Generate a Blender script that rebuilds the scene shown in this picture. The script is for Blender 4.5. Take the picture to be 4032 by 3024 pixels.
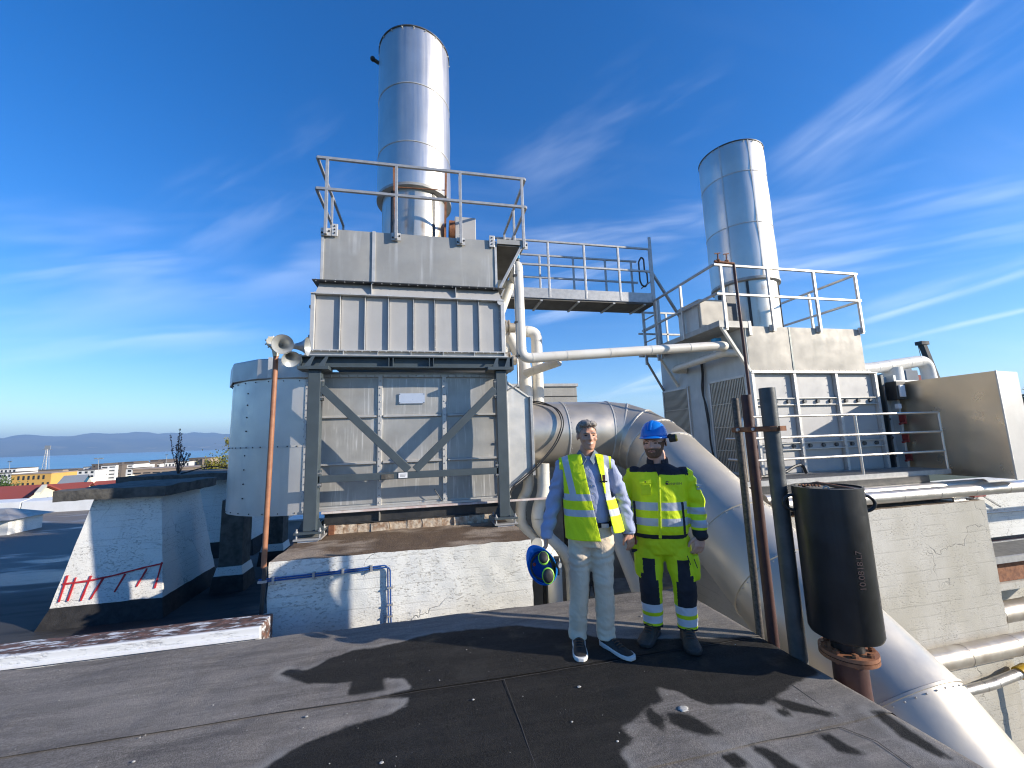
import bpy, bmesh, math, random
from mathutils import Vector, Matrix, noise
random.seed(7)
V = Vector
sc = bpy.context.scene
COL = sc.collection
for o in list(bpy.data.objects): bpy.data.objects.remove(o)

# ------------------------------------------------------------------ camera, sky, sun, exposure
CAMZ = 1.72
cam_d = bpy.data.cameras.new('camera'); cam = bpy.data.objects.new('camera', cam_d); COL.objects.link(cam)
CR = ((0.97745843, 0.00375621, -0.21109456), (-0.20855609, -0.13840837, -0.96816707), (-0.03285389, 0.99036812, -0.13450504))
cam.matrix_world = Matrix(((*CR[0], 0), (*CR[1], 0), (*CR[2], CAMZ), (0, 0, 0, 1)))
cam_d.sensor_width = 36; cam_d.lens = 36 * 1580 / 4032; cam_d.clip_end = 60000; cam_d.clip_start = 0.05
sc.camera = cam
SUN_AZ, SUN_EL = math.radians(116.8), math.radians(19.5)          # azimuth clockwise from +Y
SUN = V((math.sin(SUN_AZ) * math.cos(SUN_EL), math.cos(SUN_AZ) * math.cos(SUN_EL), math.sin(SUN_EL)))
sl = bpy.data.lights.new('sun', 'SUN'); sl.energy = 5.0; sl.angle = math.radians(0.53); sl.color = (1.0, 0.91, 0.78)
so = bpy.data.objects.new('sun', sl); COL.objects.link(so); so.rotation_euler = SUN.to_track_quat('Z', 'Y').to_euler(); so.location = (20, -8, 12)
w = bpy.data.worlds.new('World'); sc.world = w; w.use_nodes = True
nt = w.node_tree; nt.nodes.clear()
def wn(t, **k):
    n = nt.nodes.new(t)
    for a, b in k.items(): setattr(n, a, b)
    return n
def wl(a, b): nt.links.new(a, b)
sky = wn('ShaderNodeTexSky', sky_type='NISHITA', sun_disc=False, sun_elevation=SUN_EL, sun_rotation=SUN_AZ, altitude=60, air_density=1.0, dust_density=0.15, ozone_density=3.2)
tc = wn('ShaderNodeTexCoord')
# thin cirrus veils and contrails: streaky noise on the sky sphere projected onto a high flat layer
sep = wn('ShaderNodeSeparateXYZ'); wl(tc.outputs['Generated'], sep.inputs[0])
zz = wn('ShaderNodeMath', operation='MAXIMUM'); wl(sep.outputs[2], zz.inputs[0]); zz.inputs[1].default_value = 0.02
zp = wn('ShaderNodeMath', operation='ADD'); wl(zz.outputs[0], zp.inputs[0]); zp.inputs[1].default_value = 0.10
def wdiv(a, b):
    n = wn('ShaderNodeMath', operation='DIVIDE'); wl(a, n.inputs[0]); wl(b, n.inputs[1]); return n.outputs[0]
cx_, cy_ = wdiv(sep.outputs[0], zp.outputs[0]), wdiv(sep.outputs[1], zp.outputs[0])
cmb = wn('ShaderNodeCombineXYZ'); wl(cx_, cmb.inputs[0]); wl(cy_, cmb.inputs[1])
def veil(rot, sx, sy, scale, lo, hi, detail=6, off=(0, 0, 0), dist=0.6):
    m = wn('ShaderNodeMapping'); wl(cmb.outputs[0], m.inputs[0]); m.inputs['Rotation'].default_value = (0, 0, rot); m.inputs['Scale'].default_value = (sx, sy, 1); m.inputs['Location'].default_value = off
    n = wn('ShaderNodeTexNoise'); wl(m.outputs[0], n.inputs['Vector']); n.inputs['Scale'].default_value = scale; n.inputs['Detail'].default_value = detail; n.inputs['Roughness'].default_value = 0.55; n.inputs['Distortion'].default_value = dist
    r = wn('ShaderNodeMapRange', interpolation_type='SMOOTHSTEP'); wl(n.outputs['Fac'], r.inputs[0]); r.inputs[1].default_value = lo; r.inputs[2].default_value = hi
    return r.outputs[0]
def wmath(op, a, b):
    n = wn('ShaderNodeMath', operation=op)
    for i, x in enumerate((a, b)):
        if hasattr(x, 'is_linked'): wl(x, n.inputs[i])
        else: n.inputs[i].default_value = x
    return n.outputs[0]
v1 = veil(-0.62, 0.16, 1.0, 1.1, 0.46, 0.78, off=(0.3, 0.2, 0))
v2 = veil(-0.45, 0.22, 1.6, 1.6, 0.47, 0.85, off=(4.1, 1.2, 0), dist=1.2)
v3 = veil(0.0, 0.8, 0.8, 0.5, 0.42, 0.62, detail=2, off=(1.7, 7.3, 0), dist=0.2)
streak = wmath('MULTIPLY', wmath('MAXIMUM', v1, wmath('MULTIPLY', v2, 0.8)), v3)
def skydir(x, y):                                      # direction of a sky point given in 2212-wide picture coordinates
    d = [(x*4032/2212-2016)/1580, -(y*4032/2212-1512)/1580, -1]
    return V([sum(CR[i][k]*d[k] for k in range(3)) for i in range(3)]).normalized()
def wdot(v):
    n = wn('ShaderNodeVectorMath', operation='DOT_PRODUCT'); wl(tc.outputs['Generated'], n.inputs[0]); n.inputs[1].default_value = v; return n.outputs['Value']
def wrange(x, lo, hi, a=0.0, b=1.0):
    r = wn('ShaderNodeMapRange', interpolation_type='SMOOTHSTEP'); wl(x, r.inputs[0])
    for i, q in enumerate((lo, hi, a, b)): r.inputs[i+1].default_value = q
    return r.outputs[0]
def trail(x0, y0, x1, y1, width, gain, seed, wisp=.5, sx=26, sl_=3.5):
    """a cloud band along the great circle through two sky points, fading at its ends, combed lengthwise"""
    A, B = skydir(x0, y0), skydir(x1, y1); n = A.cross(B).normalized(); mid = (A+B).normalized(); t = n.cross(mid); half = math.acos(max(-1, min(1, mid.dot(A))))
    dn, dt = wdot(n), wdot(t)
    cv = wn('ShaderNodeCombineXYZ'); wl(wmath('MULTIPLY', dn, sx), cv.inputs[0]); wl(wmath('MULTIPLY', dt, sl_), cv.inputs[1]); cv.inputs[2].default_value = seed
    nz = wn('ShaderNodeTexNoise'); wl(cv.outputs[0], nz.inputs['Vector']); nz.inputs['Scale'].default_value = 1; nz.inputs['Detail'].default_value = 3.5; nz.inputs['Roughness'].default_value = .6
    band = wrange(wmath('ABSOLUTE', wmath('ADD', dn, wmath('MULTIPLY', wmath('SUBTRACT', nz.outputs['Fac'], .5), width*1.3)), 0), width, 0)
    ends = wrange(wmath('ABSOLUTE', dt, 0), math.sin(min(half*1.25, 1.4)), math.sin(half*.55))
    front = wrange(wdot(mid), -.05, .25)
    tex = wrange(nz.outputs['Fac'], .5-.38*wisp, .5+.34)
    return wmath('MULTIPLY', wmath('MULTIPLY', band, wmath('MULTIPLY', ends, front)), wmath('MULTIPLY', tex, gain))
TR = [(1650,440,2190,-60,.018,.50,1,.5,30,3), (1690,400,2320,-20,.085,.50,2,.35,12,2.2), (1480,560,2500,330,.10,.70,3,.3,13,1.8), (1540,620,2500,445,.07,.78,4,.3,17,1.8), (1100,540,1800,470,.07,.45,5,.4,18,2.6),
      (1840,705,2300,560,.011,.7,6,.9), (1850,755,2300,650,.007,.75,7,.9), (1840,690,2300,545,.03,.35,8,.6), (-400,690,800,540,.15,.62,9,.25,9,1.8), (-300,765,640,690,.09,.72,10,.25,13,1.8), (-200,640,420,560,.03,.35,11,.5,34,3),
      (380,560,760,330,.10,.26,12,.3,14,3), (1250,880,1480,790,.02,.6,13,.8,40,5), (1270,860,1460,830,.012,.6,14,.8,40,5), (1120,640,1460,540,.03,.45,15,.6,30,4), (1100,420,1560,180,.12,.20,16,.4,14,3), (1130,700,1400,640,.02,.5,18,.6,30,4)]
tot = wmath('MULTIPLY', streak, 0.16)
for a in TR: tot = wmath('MAXIMUM', tot, trail(*a))
fac = wmath('MULTIPLY', tot, 0.70)
mix = wn('ShaderNodeMixRGB', blend_type='MIX'); wl(fac, mix.inputs[0])
hs = wn('ShaderNodeHueSaturation'); wl(sky.outputs[0], hs.inputs['Color']); hs.inputs['Saturation'].default_value = 1.36; hs.inputs['Hue'].default_value = 0.512; hs.inputs['Value'].default_value = 1.0
wl(hs.outputs[0], mix.inputs[1]); mix.inputs[2].default_value = (6.2, 6.8, 7.8, 1)
bg = wn('ShaderNodeBackground'); wl(mix.outputs[0], bg.inputs[0]); bg.inputs[1].default_value = 0.128
wo = wn('ShaderNodeOutputWorld'); wl(bg.outputs[0], wo.inputs[0])
sc.view_settings.view_transform = 'Standard'; sc.view_settings.look = 'None'; sc.view_settings.gamma = 1; sc.view_settings.exposure = 0.80
sc.view_settings.use_curve_mapping = False
sc.cycles.filter_width = 1.15; sc.cycles.max_bounces = 7; sc.cycles.diffuse_bounces = 3; sc.cycles.glossy_bounces = 3; sc.cycles.volume_bounces = 0
w.cycles.sampling_method = 'MANUAL'; w.cycles.sample_map_resolution = 512

# ------------------------------------------------------------------ helpers
ORG = {}
class MB:
    def __init__(s): s.v = []; s.f = []
    def add(s, vs, fs):
        b = len(s.v); s.v += [tuple(v) for v in vs]; s.f += [[b + i for i in f] for f in fs]; return s
    def box(s, x0, x1, y0, y1, z0, z1):
        return s.add([(x0,y0,z0),(x1,y0,z0),(x1,y1,z0),(x0,y1,z0),(x0,y0,z1),(x1,y0,z1),(x1,y1,z1),(x0,y1,z1)],
                     [(0,3,2,1),(4,5,6,7),(0,1,5,4),(1,2,6,5),(2,3,7,6),(3,0,4,7)])
    def hexa(s, bot, top):
        return s.add(list(bot) + list(top), [(0,3,2,1),(4,5,6,7),(0,1,5,4),(1,2,6,5),(2,3,7,6),(3,0,4,7)])
    def bar(s, p0, p1, wd, ht, up=(0, 0, 1)):
        p0, p1, up = V(p0), V(p1), V(up); d = (p1 - p0).normalized()
        if abs(d.dot(up)) > .99: up = V((0, 1, 0))
        a = d.cross(up).normalized() * wd / 2; b = a.cross(d).normalized() * ht / 2
        return s.hexa([p0-a-b, p0+a-b, p0+a+b, p0-a+b], [p1-a-b, p1+a-b, p1+a+b, p1-a+b])
    def loft(s, rings, cap=True, closed=True):
        n = len(rings[0]); b = len(s.v); fs = []
        for r in rings: s.v += [tuple(p) for p in r]
        for i in range(len(rings) - 1):
            for j in range(n if closed else n - 1):
                k = (j + 1) % n
                fs.append([b+i*n+j, b+i*n+k, b+(i+1)*n+k, b+(i+1)*n+j])
        if cap: fs.append([b+j for j in range(n)][::-1]); fs.append([b+(len(rings)-1)*n+j for j in range(n)])
        s.f += fs; return s
    def tube(s, path, r, n=12, cap=True, flat=None):
        path = [V(p) for p in path]; m = len(path)
        rs = r if isinstance(r, (list, tuple)) else [r] * m
        t0 = (path[1] - path[0]).normalized(); a = t0.orthogonal().normalized() if flat is None else (V(flat) - t0 * V(flat).dot(t0)).normalized()
        rings = []
        for i, p in enumerate(path):
            t = (path[min(i+1, m-1)] - path[max(i-1, 0)]).normalized()
            if 0 < i < m - 1:
                u1, u2 = (path[i]-path[i-1]).normalized(), (path[i+1]-path[i]).normalized(); t = (u1 + u2).normalized(); k = 1 / max(.55, t.dot(u1))
            else: k = 1
            a = (a - t * a.dot(t)).normalized(); bb = t.cross(a)
            rr = rs[i]; ra, rb = rr if isinstance(rr, (list, tuple)) else (rr, rr)
            rings.append([p + a * ra * math.cos(2*math.pi*j/n) + bb * rb * math.sin(2*math.pi*j/n) for j in range(n)])
        return s.loft(rings, cap)
    def cyl(s, p0, p1, r0, r1=None, n=20): return s.tube([p0, p1], [r0, r0 if r1 is None else r1], n)
    def lathe(s, prof, c, n=32, cap=False, a0=0, a1=2*math.pi):
        full = abs(a1 - a0 - 2*math.pi) < 1e-6; m = n if full else n + 1
        rings = [[(c[0]+r*math.cos(a0+(a1-a0)*j/n), c[1]+r*math.sin(a0+(a1-a0)*j/n), z) for j in range(m)] for r, z in prof]
        return s.loft(rings, cap, full)
    def ball(s, c, r, n=14, m=8, rot=None):
        r = r if isinstance(r, (list, tuple)) else (r, r, r); rings = []
        for i in range(m + 1):
            ph = math.pi * (i + .02) / (m + .04); 
            ring = [V((r[0]*math.sin(ph)*math.cos(2*math.pi*j/n), r[1]*math.sin(ph)*math.sin(2*math.pi*j/n), -r[2]*math.cos(ph))) for j in range(n)]
            rings.append([V(c) + (rot @ p if rot else p) for p in ring])
        return s.loft(rings)
    def ring(s, p0, p1, r0, r1, n=32):              # annular flange between two points
        p0, p1 = V(p0), V(p1); t = (p1 - p0).normalized(); a = t.orthogonal().normalized(); b = t.cross(a)
        def c(p, r): return [p + a*r*math.cos(2*math.pi*j/n) + b*r*math.sin(2*math.pi*j/n) for j in range(n)]
        return s.loft([c(p0, r0), c(p0, r1), c(p1, r1), c(p1, r0), c(p0, r0)], cap=False)
    def mesh(s, name, off=(0, 0, 0), recalc=True):
        me = bpy.data.meshes.new(name); me.from_pydata([(x-off[0], y-off[1], z-off[2]) for x, y, z in s.v], [], s.f)
        if recalc:
            bm = bmesh.new(); bm.from_mesh(me); bmesh.ops.recalc_face_normals(bm, faces=bm.faces); bm.to_mesh(me); bm.free()
        return me
    def build(s, name, mat, parent=None, smooth=False, bevel=0, local=False, angle=38, kind=None, recalc=True):
        off = (0, 0, 0) if local else ORG.get(parent.name, (0, 0, 0)) if parent else (0, 0, 0)
        return obj(name, s.mesh(name, off, recalc), mat, parent, smooth, bevel, angle, kind)
def obj(name, me, mat, parent=None, smooth=False, bevel=0, angle=38, kind=None):
    o = bpy.data.objects.new(name, me); COL.objects.link(o)
    for m in (mat if isinstance(mat, (list, tuple)) else [mat]): me.materials.append(m)
    if parent: o.parent = parent; ORG[o.name] = ORG.get(parent.name, (0, 0, 0))
    else: ORG[o.name] = (0, 0, 0)
    if smooth:
        me.polygons.foreach_set('use_smooth', [True] * len(me.polygons)); me.set_sharp_from_angle(angle=math.radians(angle))
    if bevel:
        md = o.modifiers.new('bevel', 'BEVEL'); md.width = bevel; md.segments = 2; md.limit_method = 'ANGLE'; md.angle_limit = math.radians(40)
    if kind: o['kind'] = kind
    return o
def share(src, parent, loc=(0, 0, 0)):
    o = bpy.data.objects.new(src.name.split('.')[0], src.data); COL.objects.link(o); o.parent = parent; o.location = loc; ORG[o.name] = ORG.get(parent.name, (0, 0, 0)); return o
def tag(o, label, cat, group=None):
    o['label'] = label; o['category'] = cat
    if group: o['group'] = group
    return o
def thing(name, label, cat, loc=(0, 0, 0), rz=0, group=None):
    o = bpy.data.objects.new(name, None); COL.objects.link(o); o.location = loc; o.rotation_euler = (0, 0, rz); o.empty_display_size = .2
    ORG[o.name] = tuple(loc); return tag(o, label, cat, group)
def struct(o): o['kind'] = 'structure'; return o
def arc(c, a, b, r, a0, a1, n=8):
    c, a, b = V(c), V(a), V(b)
    return [c + a*r*math.cos(a0+(a1-a0)*i/n) + b*r*math.sin(a0+(a1-a0)*i/n) for i in range(n+1)]
def fillet(pts, r, n=6):
    """polyline with rounded corners"""
    pts = [V(p) for p in pts]; out = [pts[0]]
    for i in range(1, len(pts)-1):
        p, a, b = pts[i], (pts[i-1]-pts[i]), (pts[i+1]-pts[i])
        rr = min(r, a.length*.49, b.length*.49); s_, e = p + a.normalized()*rr, p + b.normalized()*rr
        for k in range(n+1):
            t = k / n; out.append(s_*(1-t)**2 + p*2*t*(1-t) + e*t*t)
    return out + [pts[-1]]
def sight(x, y, Y):                                   # picture position (2212 wide) to a point at depth Y
    d = [(x*4032/2212-2016)/1580, -(y*4032/2212-1512)/1580, -1]
    r = V([sum(CR[i][k]*d[k] for k in range(3)) for i in range(3)]); t = Y / r.y
    return V((r.x*t, Y, CAMZ + r.z*t))

# ------------------------------------------------------------------ materials
MATS = {}
class NT:
    def __init__(s, name):
        s.m = bpy.data.materials.new(name); s.m.use_nodes = True; s.t = s.m.node_tree; s.b = s.t.nodes['Principled BSDF']; MATS[name] = s.m
        s.tc = s.n('ShaderNodeTexCoord').outputs['Object']
    def n(s, t, **k):
        x = s.t.nodes.new(t)
        for a, b in k.items(): setattr(x, a, b)
        return x
    def l(s, a, b): s.t.links.new(a, b)
    def noise(s, scale, detail=4, stretch=(1, 1, 1), rough=.55, dist=0, off=(0, 0, 0)):
        m = s.n('ShaderNodeMapping'); s.l(s.tc, m.inputs[0]); m.inputs['Scale'].default_value = stretch; m.inputs['Location'].default_value = off
        x = s.n('ShaderNodeTexNoise'); s.l(m.outputs[0], x.inputs['Vector']); x.inputs['Scale'].default_value = scale; x.inputs['Detail'].default_value = detail; x.inputs['Roughness'].default_value = rough; x.inputs['Distortion'].default_value = dist
        return x.outputs['Fac']
    def vor(s, scale, feature='DISTANCE_TO_EDGE', stretch=(1, 1, 1), warp=0):
        v = s.tc
        if warp:
            nz = s.n('ShaderNodeTexNoise'); s.l(s.tc, nz.inputs['Vector']); nz.inputs['Scale'].default_value = 2.5; nz.inputs['Detail'].default_value = 4
            a = s.n('ShaderNodeVectorMath', operation='SCALE'); s.l(nz.outputs['Color'], a.inputs[0]); a.inputs['Scale'].default_value = warp
            b = s.n('ShaderNodeVectorMath', operation='ADD'); s.l(s.tc, b.inputs[0]); s.l(a.outputs[0], b.inputs[1]); v = b.outputs[0]
        m = s.n('ShaderNodeMapping'); s.l(v, m.inputs[0]); m.inputs['Scale'].default_value = stretch
        x = s.n('ShaderNodeTexVoronoi', feature=feature); s.l(m.outputs[0], x.inputs['Vector']); x.inputs['Scale'].default_value = scale
        return x.outputs['Distance']
    def rng(s, x, lo, hi, a=0, b=1, smooth=True):
        r = s.n('ShaderNodeMapRange', interpolation_type='SMOOTHSTEP' if smooth else 'LINEAR'); s.l(x, r.inputs[0])
        for i, q in enumerate((lo, hi, a, b)): r.inputs[i+1].default_value = q
        return r.outputs[0]
    def math(s, op, a, b=0.0):
        x = s.n('ShaderNodeMath', operation=op)
        for i, q in enumerate((a, b)):
            if isinstance(q, (int, float)): x.inputs[i].default_value = q
            else: s.l(q, x.inputs[i])
        return x.outputs[0]
    def mix(s, f, a, b, op='MIX'):
        x = s.n('ShaderNodeMixRGB', blend_type=op)
        if isinstance(f, (int, float)): x.inputs[0].default_value = f
        else: s.l(f, x.inputs[0])
        for i, q in ((1, a), (2, b)):
            if isinstance(q, (tuple, list)): x.inputs[i].default_value = (*q, 1)
            else: s.l(q, x.inputs[i])
        return x.outputs[0]
    def axis(s, i):
        x = s.n('ShaderNodeSeparateXYZ'); s.l(s.tc, x.inputs[0]); return x.outputs[i]
    def bump(s, h, dist, strength=1.0):
        x = s.n('ShaderNodeBump'); s.l(h, x.inputs['Height']); x.inputs['Distance'].default_value = dist; x.inputs['Strength'].default_value = strength
        if s.b.inputs['Normal'].is_linked: s.l(s.b.inputs['Normal'].links[0].from_socket, x.inputs['Normal'])
        s.l(x.outputs[0], s.b.inputs['Normal'])
    def out(s, col=None, rough=None, metal=None, spec=None):
        for nm, q in (('Base Color', col), ('Roughness', rough), ('Metallic', metal), ('Specular IOR Level', spec)):
            if q is None: continue
            if isinstance(q, (int, float)): s.b.inputs[nm].default_value = q
            elif isinstance(q, (tuple, list)): s.b.inputs[nm].default_value = (*q, 1)
            else: s.l(q, s.b.inputs[nm])
        return s.m
def plain(name, c1, c2=None, scale=6, rough=.5, metal=0.0, bump=0.0, bscale=60, streak=None, stcol=None, rvar=.12):
    """painted or bare surface: two tones of noise, optional vertical run-off streaks, fine relief"""
    k = NT(name); c2 = c2 or tuple(x*.8 for x in c1)
    f = k.rng(k.noise(scale, 5), .3, .7); col = k.mix(f, c1, c2)
    if streak:
        s_ = k.rng(k.noise(streak, 5, (1, 1, .06)), .5, .78); big = k.rng(k.noise(1.3, 3), .35, .65)
        col = k.mix(k.math('MULTIPLY', k.math('MULTIPLY', s_, big), .75), col, stcol or tuple(x*.6 for x in c1))
    r = k.rng(k.noise(scale*2.3, 4), .2, .8, max(.02, rough-rvar), min(1, rough+rvar), False)
    if bump: k.bump(k.noise(bscale, 4), bump)
    return k.out(col, r, metal)
M = MATS
plain('sheet_steel', (.54, .525, .495), (.45, .44, .415), 3, .45, .40, .0012, 9, 14, (.68, .67, .65))
plain('panel_steel', (.43, .418, .388), (.335, .325, .30), 2.2, .42, .32, .001, 8, 34, (.88, .87, .84))
plain('hood_steel', (.37, .362, .335), (.305, .30, .28), 2.0, .55, .25, .0012, 7, 11, (.58, .58, .57))
plain('fin_steel', (.44, .43, .412), (.40, .392, .378), 2.5, .58, .12, .0005, 12, 18, (.37, .36, .345))
plain('tank_steel', (.64, .615, .575), (.55, .53, .50), 1.6, .38, .58, .005, 1.6, 7, (.49, .47, .44))
plain('edge_steel', (.60, .585, .55), (.50, .485, .455), 8, .48, .35, .0008, 30)
plain('galvanised', (.45, .445, .43), (.36, .355, .345), 12, .46, .45, .0005, 40)
plain('frame_paint', (.060, .079, .090), (.050, .066, .075), 5, .48, 0.0, .0004, 60)
plain('black_steel', (.03, .031, .033), (.055, .053, .05), 6, .45, .2, .001, 40)
plain('cream_paint', (.72, .69, .60), (.62, .58, .49), 3, .40, 0.0, .0012, 14, 12, (.50, .46, .37))
plain('white_pipe', (.72, .69, .62), (.64, .60, .525), 3, .42, 0.0, .0012, 14, 9, (.56, .51, .42))
plain('brown_pole', (.34, .15, .075), (.25, .105, .055), 10, .55, 0.0, .0006, 60)
plain('rust', (.16, .06, .03), (.30, .13, .06), 14, .8, .1, .003, 30)
plain('rust_red', (.050, .020, .017), (.080, .030, .024), 8, .6, .0, .001, 40)
plain('pipe_grey', (.062, .065, .066), (.10, .104, .104), 7, .5, .25, .001, 40)
plain('pipe_mottled', (.055, .05, .045), (.14, .12, .105), 45, .7, .2, .001, 60)
plain('tank_black', (.013, .0135, .015), (.024, .025, .027), 4, .38, .1, .0012, 8, 10, (.045, .045, .045))
plain('raw_concrete', (.33, .31, .27), (.22, .21, .185), 5, .9, 0, .006, 22)
plain('dark_concrete', (.060, .056, .050), (.125, .116, .10), 7, .92, 0, .010, 18)
plain('brick_old', (.27, .17, .105), (.56, .48, .37), 16, .9, 0, .010, 26)
plain('jacket_bright', (.62, .585, .54), (.53, .50, .46), 3, .36, .75, .0010, 9)
plain('jacket_dull', (.42, .36, .29), (.55, .50, .42), 4, .42, .55, .002, 8)
plain('duct_steel', (.56, .50, .42), (.49, .44, .37), 1.8, .38, .66, .0012, 6, 5, (.42, .38, .32))
plain('duct_pale', (.58, .525, .44), (.52, .47, .39), 1.6, .40, .45, .0010, 5)
plain('box_metal', (.74, .62, .46), (.66, .55, .40), 1.4, .33, .85, .0015, 4)
plain('box_front', (.50, .485, .455), (.43, .415, .39), 2, .5, .25, .001, 6, 6, (.58, .57, .54))
plain('white_sheet', (.74, .74, .72), (.66, .66, .64), 2, .5, .1, .0008, 8)
plain('side_paint', (.50, .525, .52), (.42, .445, .44), 3, .5, .15, .0008, 10, 12, (.58, .59, .57))
plain('louvre_metal', (.50, .44, .35), (.40, .35, .28), 5, .45, .3, .0006, 30)
plain('blue_paint', (.02, .075, .26), (.015, .06, .2), 6, .4)
plain('blue_valve', (.03, .30, .62), (.02, .24, .5), 6, .4)
plain('black_rubber', (.016, .016, .017), (.03, .03, .03), 9, .55)
plain('brass_pale', (.55, .46, .28), (.66, .62, .52), 20, .4, .5)
plain('horn_grey', (.40, .41, .40), (.33, .34, .33), 9, .42, .35)
plain('label_white', (.8, .8, .8), (.72, .73, .75), 30, .5)
plain('label_blue', (.50, .56, .66), (.46, .52, .62), 12, .35, .2)
plain('red_spray', (.52, .03, .035), (.42, .02, .03), 20, .7)
plain('red_paint', (.28, .03, .025), (.2, .025, .02), 20, .5)
plain('pink_primer', (.52, .40, .37), (.66, .62, .58), 7, .6, 0, .001, 30, 20, (.2, .1, .08))
plain('wall_dirty', (.42, .40, .35), (.28, .26, .22), 2.5, .9, 0, .006, 14, 5, (.16, .13, .10))
plain('bark', (.09, .065, .05), (.06, .045, .035), 14, .9, 0, .01, 20)
plain('dry_stem', (.085, .05, .055), (.05, .035, .035), 20, .8)
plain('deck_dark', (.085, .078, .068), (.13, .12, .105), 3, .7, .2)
plain('far_dark', (.05, .052, .055), (.07, .07, .07), .2, .8)
def leaf(name, a, b):
    k = NT(name); i = k.n('ShaderNodeObjectInfo'); f = k.rng(k.noise(1.1, 3), .3, .7); k.b.inputs['Subsurface Weight'].default_value = 0
    k.out(k.mix(f, a, b), .55); return k.m
leaf('leaf_green', (.035, .075, .016), (.075, .115, .02)); leaf('leaf_yellow', (.12, .13, .015), (.20, .17, .02)); leaf('leaf_dark', (.03, .05, .02), (.05, .07, .02))
def concrete_white(name, base, chip, boards=.105, dirt=.5):
    """white-painted, board-marked concrete: board joints, flaked chips, hairline cracks"""
    k = NT(name); z = k.axis(2)
    wob = k.math('MULTIPLY', k.math('SUBTRACT', k.noise(1.4, 3), .5), .035)
    ph = k.math('FRACT', k.math('DIVIDE', k.math('ADD', z, wob), boards)); jt = k.rng(k.math('ABSOLUTE', k.math('SUBTRACT', ph, .5)), .40, .49)
    jt = k.math('MULTIPLY', jt, k.rng(k.noise(2.2, 3, (1, 1, 3), off=(3, 1, 0)), .40, .62))
    fl = k.rng(k.noise(26, 6, (1, 1, 2.6), .65), .55, .63); flz = k.rng(k.noise(2.0, 3, off=(5, 2, 1)), .36, .62)
    flake = k.math('MULTIPLY', fl, flz)
    crack = k.math('MULTIPLY', k.rng(k.vor(.75, warp=.55), .006, .001), k.rng(k.noise(.9, 2, off=(2, 8, 4)), .50, .60))
    tone = k.rng(k.noise(1.1, 5, (1, 1, .5)), .35, .72); col = k.mix(k.math('MULTIPLY', tone, dirt), base, tuple(b*c for b, c in zip(base, (.80, .78, .72))))
    fine = k.rng(k.noise(55, 4, (1, 1, 1.8)), .52, .72); col = k.mix(k.math('MULTIPLY', fine, .42), col, tuple(b*.62 for b in base))
    col = k.mix(k.math('MULTIPLY', jt, .30), col, chip); col = k.mix(k.math('MULTIPLY', flake, .75), col, chip); col = k.mix(k.math('MULTIPLY', crack, .5), col, tuple(c*.5 for c in chip))
    pit = k.math('MULTIPLY', k.rng(k.vor(13, 'F1'), .085, .045), k.rng(k.noise(4.5, 2, off=(3, 3, 8)), .53, .60)); col = k.mix(k.math('MULTIPLY', pit, .7), col, tuple(c*.45 for c in chip)); drip = k.math('MULTIPLY', k.rng(k.noise(11, 4, (1, 1, .10)), .56, .74), k.rng(k.noise(1.7, 3, off=(8, 1, 1)), .45, .62)); col = k.mix(k.math('MULTIPLY', drip, dirt*.55), col, tuple(b*c for b, c in zip(base, (.66, .62, .52))))
    k.bump(k.noise(48, 6, (1, 1, 1.7)), .006, .7); k.bump(k.math('SUBTRACT', 1.0, jt), .003, .6); k.bump(k.math('SUBTRACT', 1.0, k.math('MAXIMUM', flake, crack)), .006, .8)
    return k.out(col, .85)
concrete_white('plinth_paint', (.74, .735, .69), (.36, .34, .30))
concrete_white('plinth_weathered', (.55, .525, .465), (.27, .255, .22), .16, .95)
concrete_white('vent_paint', (.80, .78, .72), (.40, .38, .34), .09, .35)
def curb_paint():
    k = NT('curb_paint'); pl = k.rng(k.noise(9, 6, (.5, 1.6, 1.6), .7), .40, .50); up = k.rng(k.axis(1), 4.398, 4.44); fr = k.rng(k.noise(5, 6, (.4, 1, 2.5), .7), .60, .66)
    k.bump(pl, .004); dk = k.mix(k.rng(k.noise(14, 3), .35, .65), (.17, .085, .06), (.055, .04, .034)); pe = k.math('MAXIMUM', k.math('MULTIPLY', pl, up), k.math('MULTIPLY', fr, .5))
    return k.out(k.mix(pe, (.64, .645, .64), dk), .8)
curb_paint()
def dirt_top():
    k = NT('plinth_dirt'); f = k.rng(k.noise(1.3, 4, (.8, 1.6, 1)), .42, .56); g = k.rng(k.noise(60, 4), .4, .68)
    c = k.mix(f, k.mix(g, (.34, .27, .20), (.22, .165, .115)), k.mix(g, (.095, .06, .035), (.17, .115, .07)))
    k.bump(k.noise(70, 5), .012); return k.out(c, k.rng(f, 0, 1, .92, .8))
dirt_top()
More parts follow.
